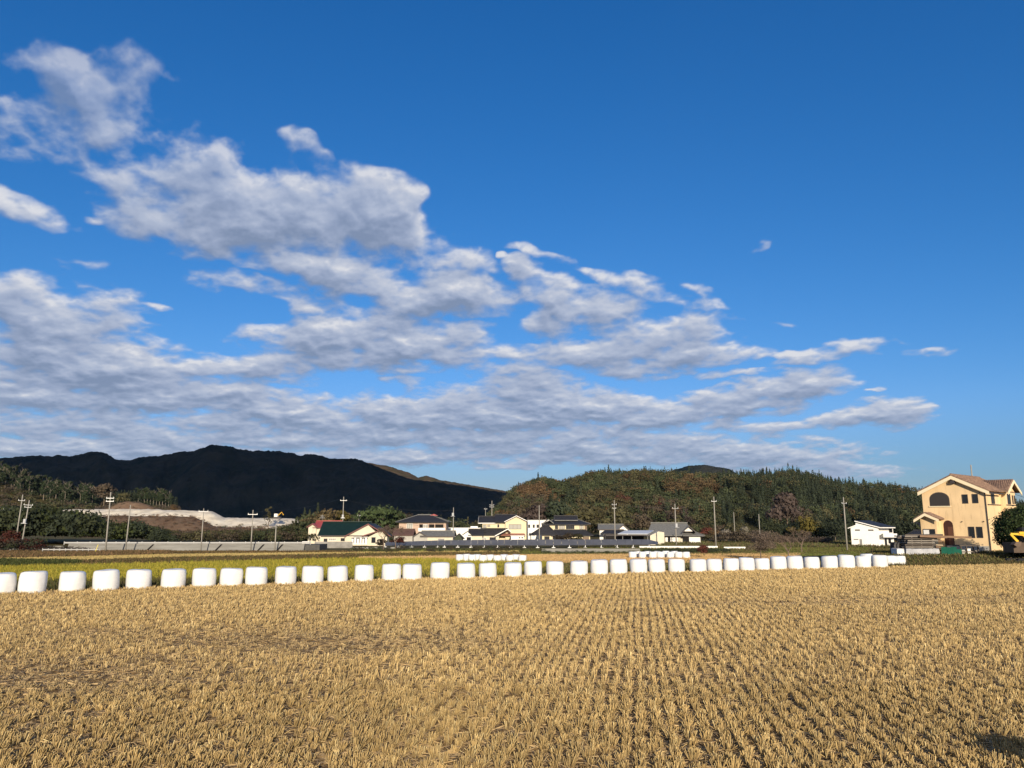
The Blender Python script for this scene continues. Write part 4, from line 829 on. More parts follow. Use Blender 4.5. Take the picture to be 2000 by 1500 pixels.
class House:
    """local metres; x right along the front, y back, z up; px/py give picture positions on the front plane"""
    def __init__(s, name, px, Y, label, cat='house', rz=0.0, zg=LOW):
        s.Y = Y; s.zg = zg; s.px0 = px; X = at(px, 1040, Y)[0]; s.X = X
        s.e = empty(name, (X, Y, zg), rz if (rz or px < 1150) else -math.atan2(X, Y) * 1.05, label, cat)
    def x(s, px): return at(px, 1040, s.Y)[0] - s.X
    def z(s, py): return at(1000, py, s.Y)[2] - s.zg
    def wall(s, px0, px1, py0, y0, y1, m, pyb=None, name='wall', gable=None, side=None):
        x0, x1, z1 = s.x(px0), s.x(px1), s.z(py0); zb = -.4 if pyb is None else s.z(pyb); b = MB()
        if gable is None: b.box(x0, x1, y0, y1, zb, z1)
        else:
            ga, gpy = gable; ax, gz_ = s.x(ga), s.z(gpy); b.prism([(x0, y0, zb), (x1, y0, zb), (x1, y0, z1), (ax, y0, gz_), (x0, y0, z1)], (0, y1 - y0, 0))
        return b.build(name, m, s.e)
    def gable_y(s, pxl, pxa, pxr, pye_l, pya, pye_r, y0, y1, m, th=.16, name='roof', trim=None, tw=.28):
        """ridge runs back; gable faces the front. eave and apex given in the picture"""
        xl, xa, xr = s.x(pxl), s.x(pxa), s.x(pxr); zl, za, zr = s.z(pye_l), s.z(pya), s.z(pye_r); b = MB()
        b.prism([(xl, y0, zl), (xa, y0, za), (xa, y0, za - th), (xl, y0, zl - th)], (0, y1 - y0, 0)); b.prism([(xa + .002, y0, za), (xr, y0, zr), (xr, y0, zr - th), (xa + .002, y0, za - th)], (0, y1 - y0, 0))
        o = b.build(name, m, s.e)
        if trim:
            b = MB(); b.prism([(xl, y0 - .06, zl - .02), (xa, y0 - .06, za - .02), (xr, y0 - .06, zr - .02), (xr, y0 - .06, zr - tw), (xa, y0 - .06, za - tw), (xl, y0 - .06, zl - tw)], (0, .055, 0)); b.build('fascia', trim, o)
        return o
    def gable_x(s, px0, px1, pye, pyr, y0, y1, m, over=.5, th=.16, name='roof', trim=None, ridge=True):
        x0, x1, ze, zr = s.x(px0), s.x(px1), s.z(pye), s.z(pyr); ym = (y0 + y1) / 2; a, c = y0 - over, y1 + over; b = MB()
        b.prism([(x0, a, ze), (x0, ym, zr), (x0, ym, zr - th), (x0, a, ze - th)], (x1 - x0, 0, 0)); b.prism([(x0, ym + .002, zr), (x0, c, ze), (x0, c, ze - th), (x0, ym + .002, zr - th)], (x1 - x0, 0, 0))
        o = b.build(name, m, s.e)
        if ridge: b = MB(); b.box(x0 - .05, x1 + .05, ym - .16, ym + .16, zr + .002, zr + .2); b.build('ridge', m, o)
        if trim:
            b = MB()
            for xx in (x0 - .05, x1):
                b.prism([(xx, a, ze + .02), (xx, ym, zr + .02), (xx, c, ze + .02), (xx, c, ze - .25), (xx, ym, zr - .25), (xx, a, ze - .25)], (.05, 0, 0))
            b.box(x0 + .06, x1 - .06, a - .05, a - .002, ze - .22, ze - .02); b.build('fascia', trim, o)
        return o
    def hip(s, pxl, pxr, pye, pyr, pra, prb, y0, y1, m, over=.7, name='roof', trim=None, th=.18):
        xl, xr, ra, rb = s.x(pxl), s.x(pxr), s.x(pra), s.x(prb); ze, zr = s.z(pye), s.z(pyr); a, c = y0 - over, y1 + over; ym = (a + c) / 2
        v = [(xl, a, ze), (xr, a, ze), (xr, c, ze), (xl, c, ze), (ra, ym, zr), (rb, ym, zr)]; b = MB(); b.v = v + [(p[0], p[1], p[2] - th) for p in v[:4]]
        b.f = [(0, 1, 5, 4), (1, 2, 5), (2, 3, 4, 5), (3, 0, 4), (0, 6, 7, 1), (1, 7, 8, 2), (2, 8, 9, 3), (3, 9, 6, 0), (9, 8, 7, 6)]; o = b.build(name, m, s.e)
        b = MB(); b.tube([(ra - .1, ym, zr + .08), (rb + .1, ym, zr + .08)], .16, 6)
        for p, q in (((ra, ym, zr + .05), v[0]), ((ra, ym, zr + .05), v[3]), ((rb, ym, zr + .05), v[1]), ((rb, ym, zr + .05), v[2])): b.tube([p, (q[0], q[1], q[2] + .06)], .11, 5)
        b.build('ridge', trim or m, o); return o
    def window(s, px0, px1, py0, py1, y=0.0, fr=None, gl=None, mull=1, out=.05, name='window'):
        x0, x1, z1, z0 = s.x(px0), s.x(px1), s.z(py0), s.z(py1); return s.win_m(x0, x1, z0, z1, y, fr, gl, mull, out, name)
    def win_m(s, x0, x1, z0, z1, y=0.0, fr=None, gl=None, mull=1, out=.05, name='window', face='front', fw=.07):
        """frame bars proud of the wall, the pane set behind them; face 'right' puts it on the x = y plane"""
        def P(a, o_, z): return (a, y - o_, z) if face == 'front' else ((y + o_, a, z) if face == 'right' else (y - o_, a, z))
        def bx(b, a0, a1, o0, o1, c0, c1):
            p = P(a0, o0, c0); q = P(a1, o1, c1); b.box(min(p[0], q[0]), max(p[0], q[0]), min(p[1], q[1]), max(p[1], q[1]), c0, c1)
        b = MB(); bx(b, x0, x1, .001, out, z0, z0 + fw); bx(b, x0, x1, .001, out, z1 - fw, z1); bx(b, x0, x0 + fw, .001, out, z0 + fw, z1 - fw); bx(b, x1 - fw, x1, .001, out, z0 + fw, z1 - fw)
        for k in range(1, mull): q = x0 + (x1 - x0) * k / mull; bx(b, q - fw * .4, q + fw * .4, .001, out, z0 + fw, z1 - fw)
        f = b.build(name, fr or m_trim, s.e); b = MB(); bx(b, x0 + fw, x1 - fw, .001, out * .35, z0 + fw, z1 - fw); b.build('pane', gl or m_glass, f); return f
    def block(s, name, px0, px1, py0, py1, y0, y1, m, parent=None):
        b = MB(); b.box(s.x(px0), s.x(px1), y0, y1, s.z(py1), s.z(py0)); return b.build(name, m, parent or s.e)

# cream house with green roof
h = House('house', 622, 196, 'cream single storey house with a dark green roof and maroon gable edges')
h.wall(627, 676, 1045.5, 0, 8, m_cream); h.wall(676, 742, 1046, -.6, 8.5, m_cream, gable=(720, 1025.5)); h.wall(722, 759, 1049, -2.2, 1, m_cream, gable=(747, 1036))
h.gable_x(622, 719, 1045.5, 1019.5, 0, 9, m_green, over=.6, trim=m_trimd)
h.gable_y(674, 720, 752, 1047, 1022.5, 1041, -1.1, 9, m_tileb, trim=m_maroon); h.gable_y(711, 748, 766, 1046, 1034, 1046, -2.7, 1, m_tileb, trim=m_maroon)
h.block('porch_roof', 694, 722, 1047.5, 1049, -2.4, -.7, m_greyw); h.block('porch_shade', 688, 716, 1050, 1060, -.68, -.61, m_dark)  # flat near-black slab paints the porch's shade on the wall
h.window(633, 640, 1052, 1059, 0, m_trimd, m_glass, 2); h.window(642, 657, 1051, 1056, 0, m_trim, m_curt, 4); h.window(666, 674, 1051, 1057, 0, m_trimd, m_glass, 2); h.window(729, 737, 1049, 1060, -2.2, m_trimd, m_glass, 1, name='door')
# two storey wing with red roof
h = House('house', 602, 208, 'cream two storey house with a bright red metal roof')
h.wall(603, 618, 1028, -.5, 7, m_cream, gable=(610.5, 1024)); h.wall(618, 655, 1029.5, 0, 7, m_cream); h.gable_y(600.5, 611, 622, 1029, 1022, 1030, -1, 3.5, m_red, trim=m_maroon); h.gable_x(611, 663, 1030, 1018, 0, 7, m_red, trim=m_maroon, over=.5)
b = MB(); x0 = h.x(622); z0 = h.z(1019); b.tube([(x0, 3.5, z0), (x0, 3.5, z0 + 1.9)], .04, 5); b.box(x0 - .7, x0 + .7, 3.47, 3.53, z0 + 1.0, z0 + 1.06); b.box(x0 - .5, x0 + .5, 3.47, 3.53, z0 + 1.5, z0 + 1.56); b.build('antenna', m_steel, h.e)
h.window(606, 611, 1044, 1050, -.5, m_trim, m_curt)
# black hipped house
h = House('house', 775, 232, 'two storey house with a wide black hipped roof and pinkish upper walls')
h.wall(779, 871, 1021, 0, 9, m_pinkw); h.hip(773, 876, 1019.5, 1005.5, 812, 838, 0, 9, m_tileb, over=1.0, trim=m_tileg)
h.block('balcony', 818, 870, 1031, 1038, -1.5, -1.3, m_trim); h.block('balcony_shade', 819, 866, 1024, 1037, -.06, -.002, m_dark)  # dark slab colours in the shade behind the balcony
for q in (818, 837, 849, 868): h.block('post', q, q + 1.6, 1022, 1038, -1.45, -1.31, m_pinkw)
h.window(794, 806, 1022.5, 1033, 0, m_trim, m_curt, 3); h.window(826, 835, 1024, 1033, -.08, m_trim, m_curt, 2)
b = MB(); x0 = h.x(842); b.prism([(x0 - 1, 4, h.z(1007)), (x0 + 1.6, 4, h.z(1007)), (x0 + .3, 4, h.z(1003.5))], (0, 1.5, 0)); b.build('dormer', m_red, h.e)
h = House('shed', 806, 212, 'grey single storey building with a low grey gabled roof before the black roofed house', 'shed')
h.wall(808, 835, 1046.5, 0, 7, m_greyw, gable=(821, 1041)); h.wall(835, 885, 1047, .05, 7, m_cream); h.gable_y(806, 820, 836, 1048, 1038.5, 1047, -.4, 3, m_tileg, trim=m_trimd); h.gable_x(821, 888, 1047, 1037.5, 0, 7, m_tileg, trim=m_trimd)
h.block('door', 856, 868, 1052, 1062, -.001, .04, m_shut)
h = House('house', 775, 214, 'low brown roofed house half hidden by leafless trees', zg=LOW); h.wall(770, 806, 1046, 0, 5, m_greyw); h.gable_x(766, 808, 1045, 1034, 0, 6, mat('brown_roof_tile', (.10, .055, .045), (.14, .08, .065), scale=3, rough=.7))
h = House('warehouse', 866, 250, 'plain white flat roofed building left of the yellow gabled house', 'building'); h.wall(868, 938, 1031.5, 0, 10, m_whitew); h.block('coping', 867, 939, 1030.8, 1031.4, -.1, 10.1, m_trim)
h.block('water_tank', 918, 932, 1028, 1030.7, 3, 5, m_trim)
h = House('shed', 886, 205, 'small dark green boarded hut with a gabled roof', 'shed'); h.wall(887, 903, 1052, 0, 4, mat('dark_green_board', (.035, .045, .03), (.06, .07, .045), scale=3, rough=.9), gable=(896, 1044)); h.gable_y(884, 896, 906, 1052.5, 1042, 1052, -.3, 4, m_tileb)
# yellow two storey gabled house
h = House('house', 938, 212, 'large yellow two storey house with a dark tiled roof and front gable')
h.wall(942, 988, 1021.5, 0, 8, m_cream2); h.wall(987, 1028, 1019, -1.2, 9, m_cream2, gable=(1008.5, 1010))
h.gable_x(934, 968, 1021, 1008.5, 0, 7, m_tileb, trim=m_trim); h.gable_x(966, 1010, 1019.5, 1005, -.5, 8, m_tileb, over=.6); h.gable_y(985, 1008.5, 1032, 1018.5, 1006.8, 1018, -2, 9, m_tileb, trim=m_trim, tw=.2)
h.window(994, 1018, 1024, 1033.5, -1.2, m_trimd, m_curt, 3); h.window(943, 950, 1025, 1031, 0, m_trimd, m_curt, 2); h.window(952, 957, 1025, 1029, 0, m_trimd, m_curt); h.window(971.5, 975, 1024, 1030, 0, m_trimd, m_glass)
b = MB(); zt, zl = h.z(1032.5), h.z(1045.5); x0, x1, x2 = h.x(932), h.x(992), h.x(985)
b.prism([(x0, -3.2, zl), (x2 - 1, -3.2, zl), (x1, -1.25, zt), (x0 + 1.2, -.05, zt)], (0, 0, .16)); b.build('lower_roof', m_tileb, h.e)
h.gable_y(967, 992, 998, 1045.5, 1032, 1037, -4, -1.2, m_tileb, trim=m_trim, name='lower_roof'); h.wall(938, 975, 1046.5, -2.8, -.02, m_cream, name='ground_floor')
b = MB(); b.prism([(h.x(975), -2.6, h.z(1046)), (h.x(1026), -2.6, h.z(1046)), (h.x(1024), -1.25, h.z(1042.5)), (h.x(980), -1.25, h.z(1042.5))], (0, 0, .12)); b.build('awning', mat('dull_red_awning', (.30, .13, .10), rough=.6), h.e)
h.window(931.5, 935, 1050, 1054, -2.8, m_trimd, m_glass); h.window(941, 951, 1049, 1056, -2.8, m_trim, m_curt, 3); h.window(957, 969, 1049, 1056, -2.8, m_trimd, m_glass, 3)
h = House('garage', 997, 206, 'small white garage building under the yellow gabled house', 'garage'); h.wall(998, 1023.5, 1046.8, 0, 4, m_whitew); h.window(1013.5, 1016, 1049, 1051.5, 0, m_trimd, m_glass); h.window(1018.5, 1021.5, 1049, 1051.5, 0, m_trimd, m_glass); h.block('roof', 997, 1024.5, 1046, 1046.7, -.2, 4.2, m_trim); h.block('door', 999, 1010, 1049, 1060, -.04, -.002, m_trim)
h = House('shed', 903, 207, 'little white gabled shed with a dark doorway left of the yellow house', 'shed'); h.wall(909, 921, 1045, 0, 5, m_whitew, gable=(914, 1040)); h.wall(921, 942, 1046, .4, 5, m_cream); h.gable_y(903, 914, 923, 1044, 1036.5, 1045, -.4, 3, m_tileb); h.gable_x(914, 945, 1045, 1034, .4, 5, m_tileb); h.window(911.5, 920, 1049, 1057, 0, m_trimd, m_dark, 1, name='door')
# white box
h = House('house', 1030, 234, 'white flat roofed two storey house between the yellow and the black tiled ones'); h.wall(1031, 1072, 1016.5, 0, 9, m_whitew); h.block('parapet', 1030.5, 1072.5, 1015.6, 1016.4, -.12, 9.1, m_trim)
for a, c in ((1026.5 + 5, 1035.5), (1040.5, 1044.5), (1048, 1053), (1058, 1066)): h.window(a, c, 1024.5, 1031, 0, m_trimd, m_glass, 2)
h.block('porch_roof', 1034, 1046, 1040, 1041, -3, -.02, m_trim); h.block('post', 1037.5, 1039, 1041.2, 1060, -2.9, -2.6, m_trim)
# black tiled traditional house
h = House('house', 1062, 214, 'traditional two storey house with tiered black tiled roofs and cream walls')
h.wall(1068, 1146, 1024.5, 0, 8, m_cream2); h.hip(1060, 1153, 1023.5, 1014.5, 1084, 1131, 0, 8, m_tileb, over=1.0, trim=m_tileg); h.gable_x(1084, 1130, 1015.5, 1007.5, 2.2, 5.8, m_tileb, name='upper_roof', over=.5, trim=m_tileg)
h.gable_y(1060, 1071, 1081, 1022, 1013.5, 1021, -1.1, 2, m_tileb, name='small_gable', trim=m_tileg)
h.block('beam', 1067, 1147, 1025, 1026.3, -.14, -.002, m_trim)
h.window(1084, 1090, 1026.5, 1033.5, 0, m_trimd, m_glass, 2); h.window(1091.5, 1103, 1026.5, 1033.5, 0, m_trimd, m_curt, 3); h.window(1105.5, 1122, 1026.5, 1033.5, 0, m_trimd, m_glass, 4); h.window(1132, 1140, 1026.5, 1033.5, 0, m_trimd, m_curt, 2); h.window(1142, 1146.5, 1026.5, 1036, 0, m_trimd, m_brownw, 1)
h.wall(1058, 1150, 1045, -3.2, -.02, m_cream2, name='ground_floor'); h.hip(1036, 1088, 1044, 1028, 1060, 1072, -3.2, 0, m_tileb, over=.6, name='lower_roof', trim=m_tileb); h.hip(1075, 1156, 1045, 1035.5, 1082, 1142, -3.2, -.3, m_tileb, over=.7, name='lower_roof', trim=m_tileb)
h.window(1062, 1072, 1047, 1055, -3.2, m_trimd, m_glass, 3); h.window(1078, 1100, 1047, 1055, -3.2, m_trimd, m_glass, 4); h.window(1136, 1148, 1048, 1056, -3.2, m_trimd, m_brownw, 2)
# grey roof, white gable
h = House('house', 1168, 222, 'small white house with a grey tiled gabled roof left of the big grey one'); h.wall(1171, 1225, 1034.5, 0, 8, m_whitew); h.wall(1207, 1225.5, 1033.5, -.5, 3, m_whitew, gable=(1217, 1027), name='gable_wall'); h.gable_x(1168, 1218, 1033.5, 1024.3, 0, 8, m_tileg, trim=m_trimd); h.gable_y(1206, 1217.5, 1229, 1034, 1024.2, 1034.5, -1, 6, m_tileg, trim=m_trimd)
b = MB(); zt, zl = h.z(1036), h.z(1042.5); b.prism([(h.x(1172), -3.4, zl), (h.x(1228), -3.4, zl), (h.x(1222), -.52, zt), (h.x(1182), -.52, zt)], (0, 0, .14)); b.build('lower_roof', m_tileb, h.e)
# carport
h = House('carport', 1175, 203, 'open carport with a flat pale metal roof and a cream side wall', 'carport')
b = MB(); b.prism([(h.x(1206), -1, h.z(1043.3)), (h.x(1263), -1, h.z(1043.3)), (h.x(1278), 5.5, h.z(1037.2)), (h.x(1222), 5.5, h.z(1037.2))], (0, 0, .14)); b.build('roof', m_metal, h.e)
h.wall(1178, 1258, 1045, 5.2, 5.6, m_dark, name='back_wall'); b = MB(); b.prism([(h.x(1268), -.5, -.4), (h.x(1295), -.5, -.4), (h.x(1295), -.5, h.z(1039.5)), (h.x(1284), -.5, h.z(1037.8)), (h.x(1268), -.5, h.z(1046))], (0, 6, 0)); b.build('side_wall', m_cream, h.e)  # back wall coloured near-black to give the shaded inside
for q in (1181, 1215, 1232, 1263): h.block('post', q, q + .9, 1044, 1062, -.6, -.45, m_shut)
h.block('fascia', 1178, 1265, 1043.8, 1046, -1.1, -1.0, m_trimd)
# large grey tiled house
h = House('house', 1262, 216, 'large traditional single storey house with a big grey tiled roof')
h.wall(1275, 1364, 1045, 0, 10, m_cream); h.wall(1340, 1364, 1046, -1.5, -.02, m_whitew, name='side_room')
b = MB(); ra, rb = h.x(1272.5), h.x(1342); xl, xr = h.x(1262), h.x(1356); zt, ze = h.z(1023.5), h.z(1046.5)
b.prism([(xl, -1.6, ze), (xr, -1.6, ze), (rb, 5, zt), (ra, 5, zt)], (0, 0, .2)); b.prism([(ra, 5.01, zt), (rb, 5.01, zt), (xr, 11.5, ze), (xl, 11.5, ze)], (0, 0, .2)); o = b.build('roof', m_tileg, h.e)
b = MB(); b.box(ra - .2, rb + .2, 4.8, 5.2, zt + .21, zt + .5); b.build('ridge', m_tileg, o)
h.wall(1335, 1350, 1036, -1.9, 4, m_whitew, pyb=1037.5, gable=(1343, 1030), name='gable_wall'); h.gable_y(1331, 1343, 1356, 1038, 1026.5, 1038, -2.6, 5, m_tileg, trim=m_trimd, name='gable_roof')
h.hip(1332, 1372, 1045.5, 1037, 1340, 1352, -1.5, 4, m_tileg, over=.9, name='side_roof', trim=m_tileg)
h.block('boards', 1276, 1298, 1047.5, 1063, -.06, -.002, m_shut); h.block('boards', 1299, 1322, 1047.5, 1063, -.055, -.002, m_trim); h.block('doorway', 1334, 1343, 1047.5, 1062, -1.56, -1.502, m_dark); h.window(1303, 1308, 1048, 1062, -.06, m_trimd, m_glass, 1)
# white modern house
h = House('house', 1657, 188, 'white modern two storey house with a split sloping dark roof and balcony')
b = MB(); b.prism([(h.x(1661.5), 0, -.4), (h.x(1711), 0, -.4), (h.x(1711), 0, h.z(1029.5)), (h.x(1671), 0, h.z(1018.5)), (h.x(1671), 0, h.z(1026.5)), (h.x(1661.5), 0, h.z(1031))], (0, 9, 0)); b.build('wall', m_whitew, h.e)
b = MB(); b.box(h.x(1711) + .003, h.x(1736), 1.2, 9, -.4, h.z(1031)); b.build('side_wall', m_whitew, h.e)
b = MB(); b.prism([(h.x(1669.5), -.6, h.z(1017)), (h.x(1713), -.6, h.z(1029.3)), (h.x(1713), -.6, h.z(1031)), (h.x(1669.5), -.6, h.z(1018.6))], (0, .25, 0)); b.prism([(h.x(1656.5), -.6, h.z(1031)), (h.x(1671), -.6, h.z(1025)), (h.x(1671), -.6, h.z(1026.6)), (h.x(1656.5), -.6, h.z(1032.6))], (0, 9.5, 0)); b.box(h.x(1713), h.x(1740), -.6, -.35, h.z(1031.3), h.z(1029.6)); b.build('fascia', m_trim, h.e)
b = MB(); b.prism([(h.x(1670), -.34, h.z(1017.6)), (h.x(1713), -.34, h.z(1029.9)), (h.x(1740), -.34, h.z(1029.9)), (h.x(1740), 9.6, h.z(1029.4)), (h.x(1697), 9.6, h.z(1017.2))], (0, 0, .12)); b.build('roof', m_tileb, h.e)
h.block('balcony', 1718, 1742, 1041.5, 1049, -.6, 1.19, m_trim)
h.window(1669, 1678, 1034, 1036.5, 0, m_trimd, m_glass, 2); h.window(1692.5, 1702, 1034, 1036.5, 0, m_trimd, m_glass, 2); h.window(1665.5, 1674, 1052.5, 1054, 0, m_trimd, m_glass, 1); h.window(1676, 1680, 1053, 1067, 0, m_trimd, m_shut, 1, name='door'); h.window(1729, 1735, 1032.5, 1040, 1.2, m_trimd, m_glass); h.window(1720, 1724, 1050.5, 1064, 1.2, m_trimd, m_glass); h.window(1726.5, 1731, 1051, 1061, 1.2, m_trimd, m_glass)
# houses half hidden beside the yellow house
h = House('house', 1767, 226, 'small house with a black hipped roof seen left of the yellow stucco house'); h.wall(1769, 1800, 1034.5, 0, 8, m_greyw); h.hip(1766, 1812, 1034, 1021, 1779, 1792, 0, 8, m_tileb, over=.7)
h = House('house', 1772, 205, 'low grey roofed building just behind the timber stack'); h.wall(1775, 1812, 1046, 0, 6, m_greyw); h.hip(1770, 1818, 1045, 1036, 1784, 1800, 0, 6, m_tileb, over=.5)
# white van-like shapes under the bank are left to the photo; a small white digger on the quarry bank
# ------------------------------------------------------------------ yellow stucco house
def stucco():
    m = bpy.data.materials.new('yellow_stucco'); m.use_nodes = True; t = m.node_tree; b = t.nodes['Principled BSDF']; b.inputs['Roughness'].default_value = .9; b.inputs['Specular IOR Level'].default_value = .15
    tc = N(t, 'ShaderNodeTexCoord'); mp = N(t, 'ShaderNodeMapping'); mp.inputs['Scale'].default_value = (1.7, 1.7, .22); t.links.new(tc.outputs['Object'], mp.inputs[0])
    n1 = N(t, 'ShaderNodeTexNoise', i_Scale=1.6, i_Detail=6.0, i_Roughness=.65); t.links.new(mp.outputs[0], n1.inputs['Vector'])
    cr = N(t, 'ShaderNodeValToRGB'); t.links.new(n1.outputs[0], cr.inputs[0]); e = cr.color_ramp.elements; e[0].position = .53; e[0].color = (.78, .575, .335, 1); e[1].position = .76; e[1].color = (.47, .34, .20, 1)
    n2 = N(t, 'ShaderNodeTexNoise', i_Scale=.5, i_Detail=3.0); t.links.new(tc.outputs['Object'], n2.inputs['Vector'])
    mm = N(t, 'ShaderNodeMix', data_type='RGBA', blend_type='MULTIPLY'); mm.inputs[0].default_value = .35; t.links.new(cr.outputs[0], mm.inputs[6]); t.links.new(n2.outputs['Fac'], mm.inputs[7])
    mh = N(t, 'ShaderNodeMix', data_type='RGBA', blend_type='MULTIPLY'); mh.inputs[0].default_value = 1.0; mh.inputs[7].default_value = (1.18, 1.18, 1.18, 1); t.links.new(mm.outputs[2], mh.inputs[6]); t.links.new(mh.outputs[2], b.inputs['Base Color']); return m
m_st = stucco(); m_stt = mat('pale_yellow_trim', (.80, .68, .46), (.84, .73, .52), scale=2, rough=.8)
def terracotta():
    m = mat('terracotta_tile', (.12, .082, .062), (.36, .245, .175), scale=5.5, c3=(.23, .145, .105), rough=.8); t = m.node_tree; tc = N(t, 'ShaderNodeTexCoord'); wv = N(t, 'ShaderNodeTexWave', wave_type='BANDS', bands_direction='X'); wv.inputs['Scale'].default_value = 1.6; t.links.new(tc.outputs['UV'], wv.inputs[0]); return m
m_terra = terracotta()
BETA = R(48); YH = 86.0; cnr = at(1934, 1068, YH); Wd = 6.55; Dp = 8.8
zgH = at(1925, 1069, YH)[2]
h = House('house', 1925, YH, 'two storey yellow stucco house with terracotta roof and arched openings', rz=-BETA, zg=zgH)
org = Vector((cnr[0] - Wd * math.cos(BETA), YH + Wd * math.sin(BETA), zgH)); h.e.location = org
ZE, ZA = 6.3, 8.0
AX = 3.45
def poly_arch(x0, x1, z0, z1, zs, n=10):
    """rectangle with an arched head: zs is where the arch springs"""
    pts = [(x0, z0), (x1, z0)]; cxm = (x0 + x1) / 2; rx_ = (x1 - x0) / 2
    for k in range(n + 1): a = math.pi * k / n; pts.append((cxm + rx_ * math.cos(a), zs + (z1 - zs) * math.sin(a)))
    return pts
b = MB(); b.prism([(0, 0, -.6), (Wd, 0, -.6), (Wd, 0, ZE), (AX, 0, ZA - .32), (0, 0, 6.15)], (0, Dp, 0)); wmain = b.build('wall', m_st, h.e)
# roof of the long body: ridge runs back
ol, orr, fr_ = .30, .60, .42
slL = (ZA - 6.15) / AX; slR = (ZA - .05 - ZE) / (Wd - AX)
def tiles(b, p0, p1, p2, p3, n=26, th=.10):
    """rows of round tiles: ribs running from ridge (p0,p1) down to eave (p3,p2)"""
    b.prism([p0, p1, p2, p3], (0, 0, th)); p0, p1, p2, p3 = map(Vector, (p0, p1, p2, p3))
    for k in range(n):
        t_ = (k + .5) / n; a = p0.lerp(p1, t_) + Vector((0, 0, th)); c_ = p3.lerp(p2, t_) + Vector((0, 0, th)); b.tube([a, c_], .085, 6)
b = MB(); tiles(b, (AX, -fr_, ZA - .05), (AX, Dp + .4, ZA - .05), (-ol, Dp + .4, 6.15 - ol * slL + .18), (-ol, -fr_, 6.15 - ol * slL + .18), 34)
tiles(b, (AX + .004, -fr_, ZA - .05), (AX + .004, Dp + .4, ZA - .05), (Wd + orr, Dp + .4, ZE - orr * slR + .10), (Wd + orr, -fr_, ZE - orr * slR + .10), 34); roofo = b.build('roof', m_terra, h.e)
b = MB(); b.tube([(AX, -fr_ - .05, ZA + .07), (AX, Dp + .4, ZA + .07)], .13, 8); b.build('ridge', m_terra, roofo)
b = MB(); zl = 6.15 - ol * slL; zr = ZE - orr * slR
b.prism([(-ol, -fr_ - .07, zl + .16), (AX, -fr_ - .07, ZA - .07), (Wd + orr, -fr_ - .07, zr + .08), (Wd + orr, -fr_ - .07, zr - .28), (AX, -fr_ - .07, ZA - .45), (-ol, -fr_ - .07, zl - .22)], (0, .065, 0)); b.build('fascia', m_stt, roofo)
b = MB(); b.box(Wd + orr - .02, Wd + orr + .10, -fr_, 4.3, zr - .16, zr - .03); b.build('gutter', m_trimd, roofo)
b = MB(); b.box(Wd + .02, Wd + .10, -.10, -.02, -.5, 6.2); b.build('downpipe', m_trimd, h.e)
b = MB(); b.box(AX - .12, AX + .30, -.45, -.01, 7.05, 7.4); b.build('rafter_end', m_trimd, h.e)
# arched terrace opening
def archpart(name, x0, x1, z0, z1, zs, m, o0, o1, parent=None, y=0.0):
    b = MB(); b.prism([(p[0], y - o1, p[1]) for p in poly_arch(x0, x1, z0, z1, zs)], (0, o1 - o0, 0)); return b.build(name, m, parent or h.e)
aw = archpart('window', .80, 2.92, 4.55, 6.13, 5.35, m_trimd, .002, .03); archpart('pane', .88, 2.84, 4.62, 6.05, 5.33, mat('brown_glass', (.045, .038, .035), rough=.25, spec=.5), .031, .045, aw)
b = MB(); b.box(.7, 3.02, -.10, -.002, 4.44, 4.54); b.build('sill', m_stt, h.e)
for (a, c, z0, z1) in ((4.25, 4.85, 4.78, 5.80), (5.28, 5.88, 4.80, 5.82), (4.55, 5.18, .98, 2.22), (5.36, 5.98, 1.0, 2.22)):
    h.win_m(a, c, z0, z1, 0, m_trimd, m_glass, 1, .05, fw=.06)
dr = archpart('door', 2.02, 3.02, -.2, 2.92, 2.4, mat('dark_brown_arch', (.045, .018, .014), rough=.8), .002, .02)  # dark arched panel stands in for the shaded niche around the door
b = MB(); b.box(2.45, 2.98, -.045, -.021, -.2, 2.2); b.build('door_leaf', mat('brown_door', (.10, .045, .03), rough=.5), dr)
for (x, z) in ((4.0, 2.78), (6.2, 2.80), (6.1, 5.95)): b = MB(); b.tube([(x, -.002, z), (x, -.12, z - .02)], .06, 8); b.build('vent', m_trimd, h.e)
# porch block on the left with its own little gable
b = MB(); b.prism([(.05, -1.3, -.6), (1.75, -1.3, -.6), (1.75, -1.3, 3.02), (.75, -1.3, 3.55), (.05, -1.3, 3.2)], (0, 1.29, 0)); b.build('porch_wall', m_st, h.e)
b = MB(); tiles(b, (.75, -1.8, 3.72), (.75, -.01, 3.72), (-.5, -.01, 2.98), (-.5, -1.8, 2.98), 7, .08); tiles(b, (.754, -1.8, 3.72), (.754, -.01, 3.72), (2.2, -.01, 3.02), (2.2, -1.8, 3.02), 7, .08); pr = b.build('porch_roof', m_terra, h.e)
b = MB(); b.prism([(-.5, -1.87, 2.98), (.75, -1.87, 3.72), (2.2, -1.87, 3.02), (2.2, -1.87, 2.74), (.75, -1.87, 3.42), (-.5, -1.87, 2.68)], (0, .065, 0)); b.build('fascia', m_stt, pr)
h.win_m(.25, 1.55, .9, 1.95, -1.3, m_trimd, m_glass, 2, .05); b = MB(); b.box(.33, .9, -1.42, -1.36, 1.2, 1.85); b.build('sign_board', m_trim, h.e)
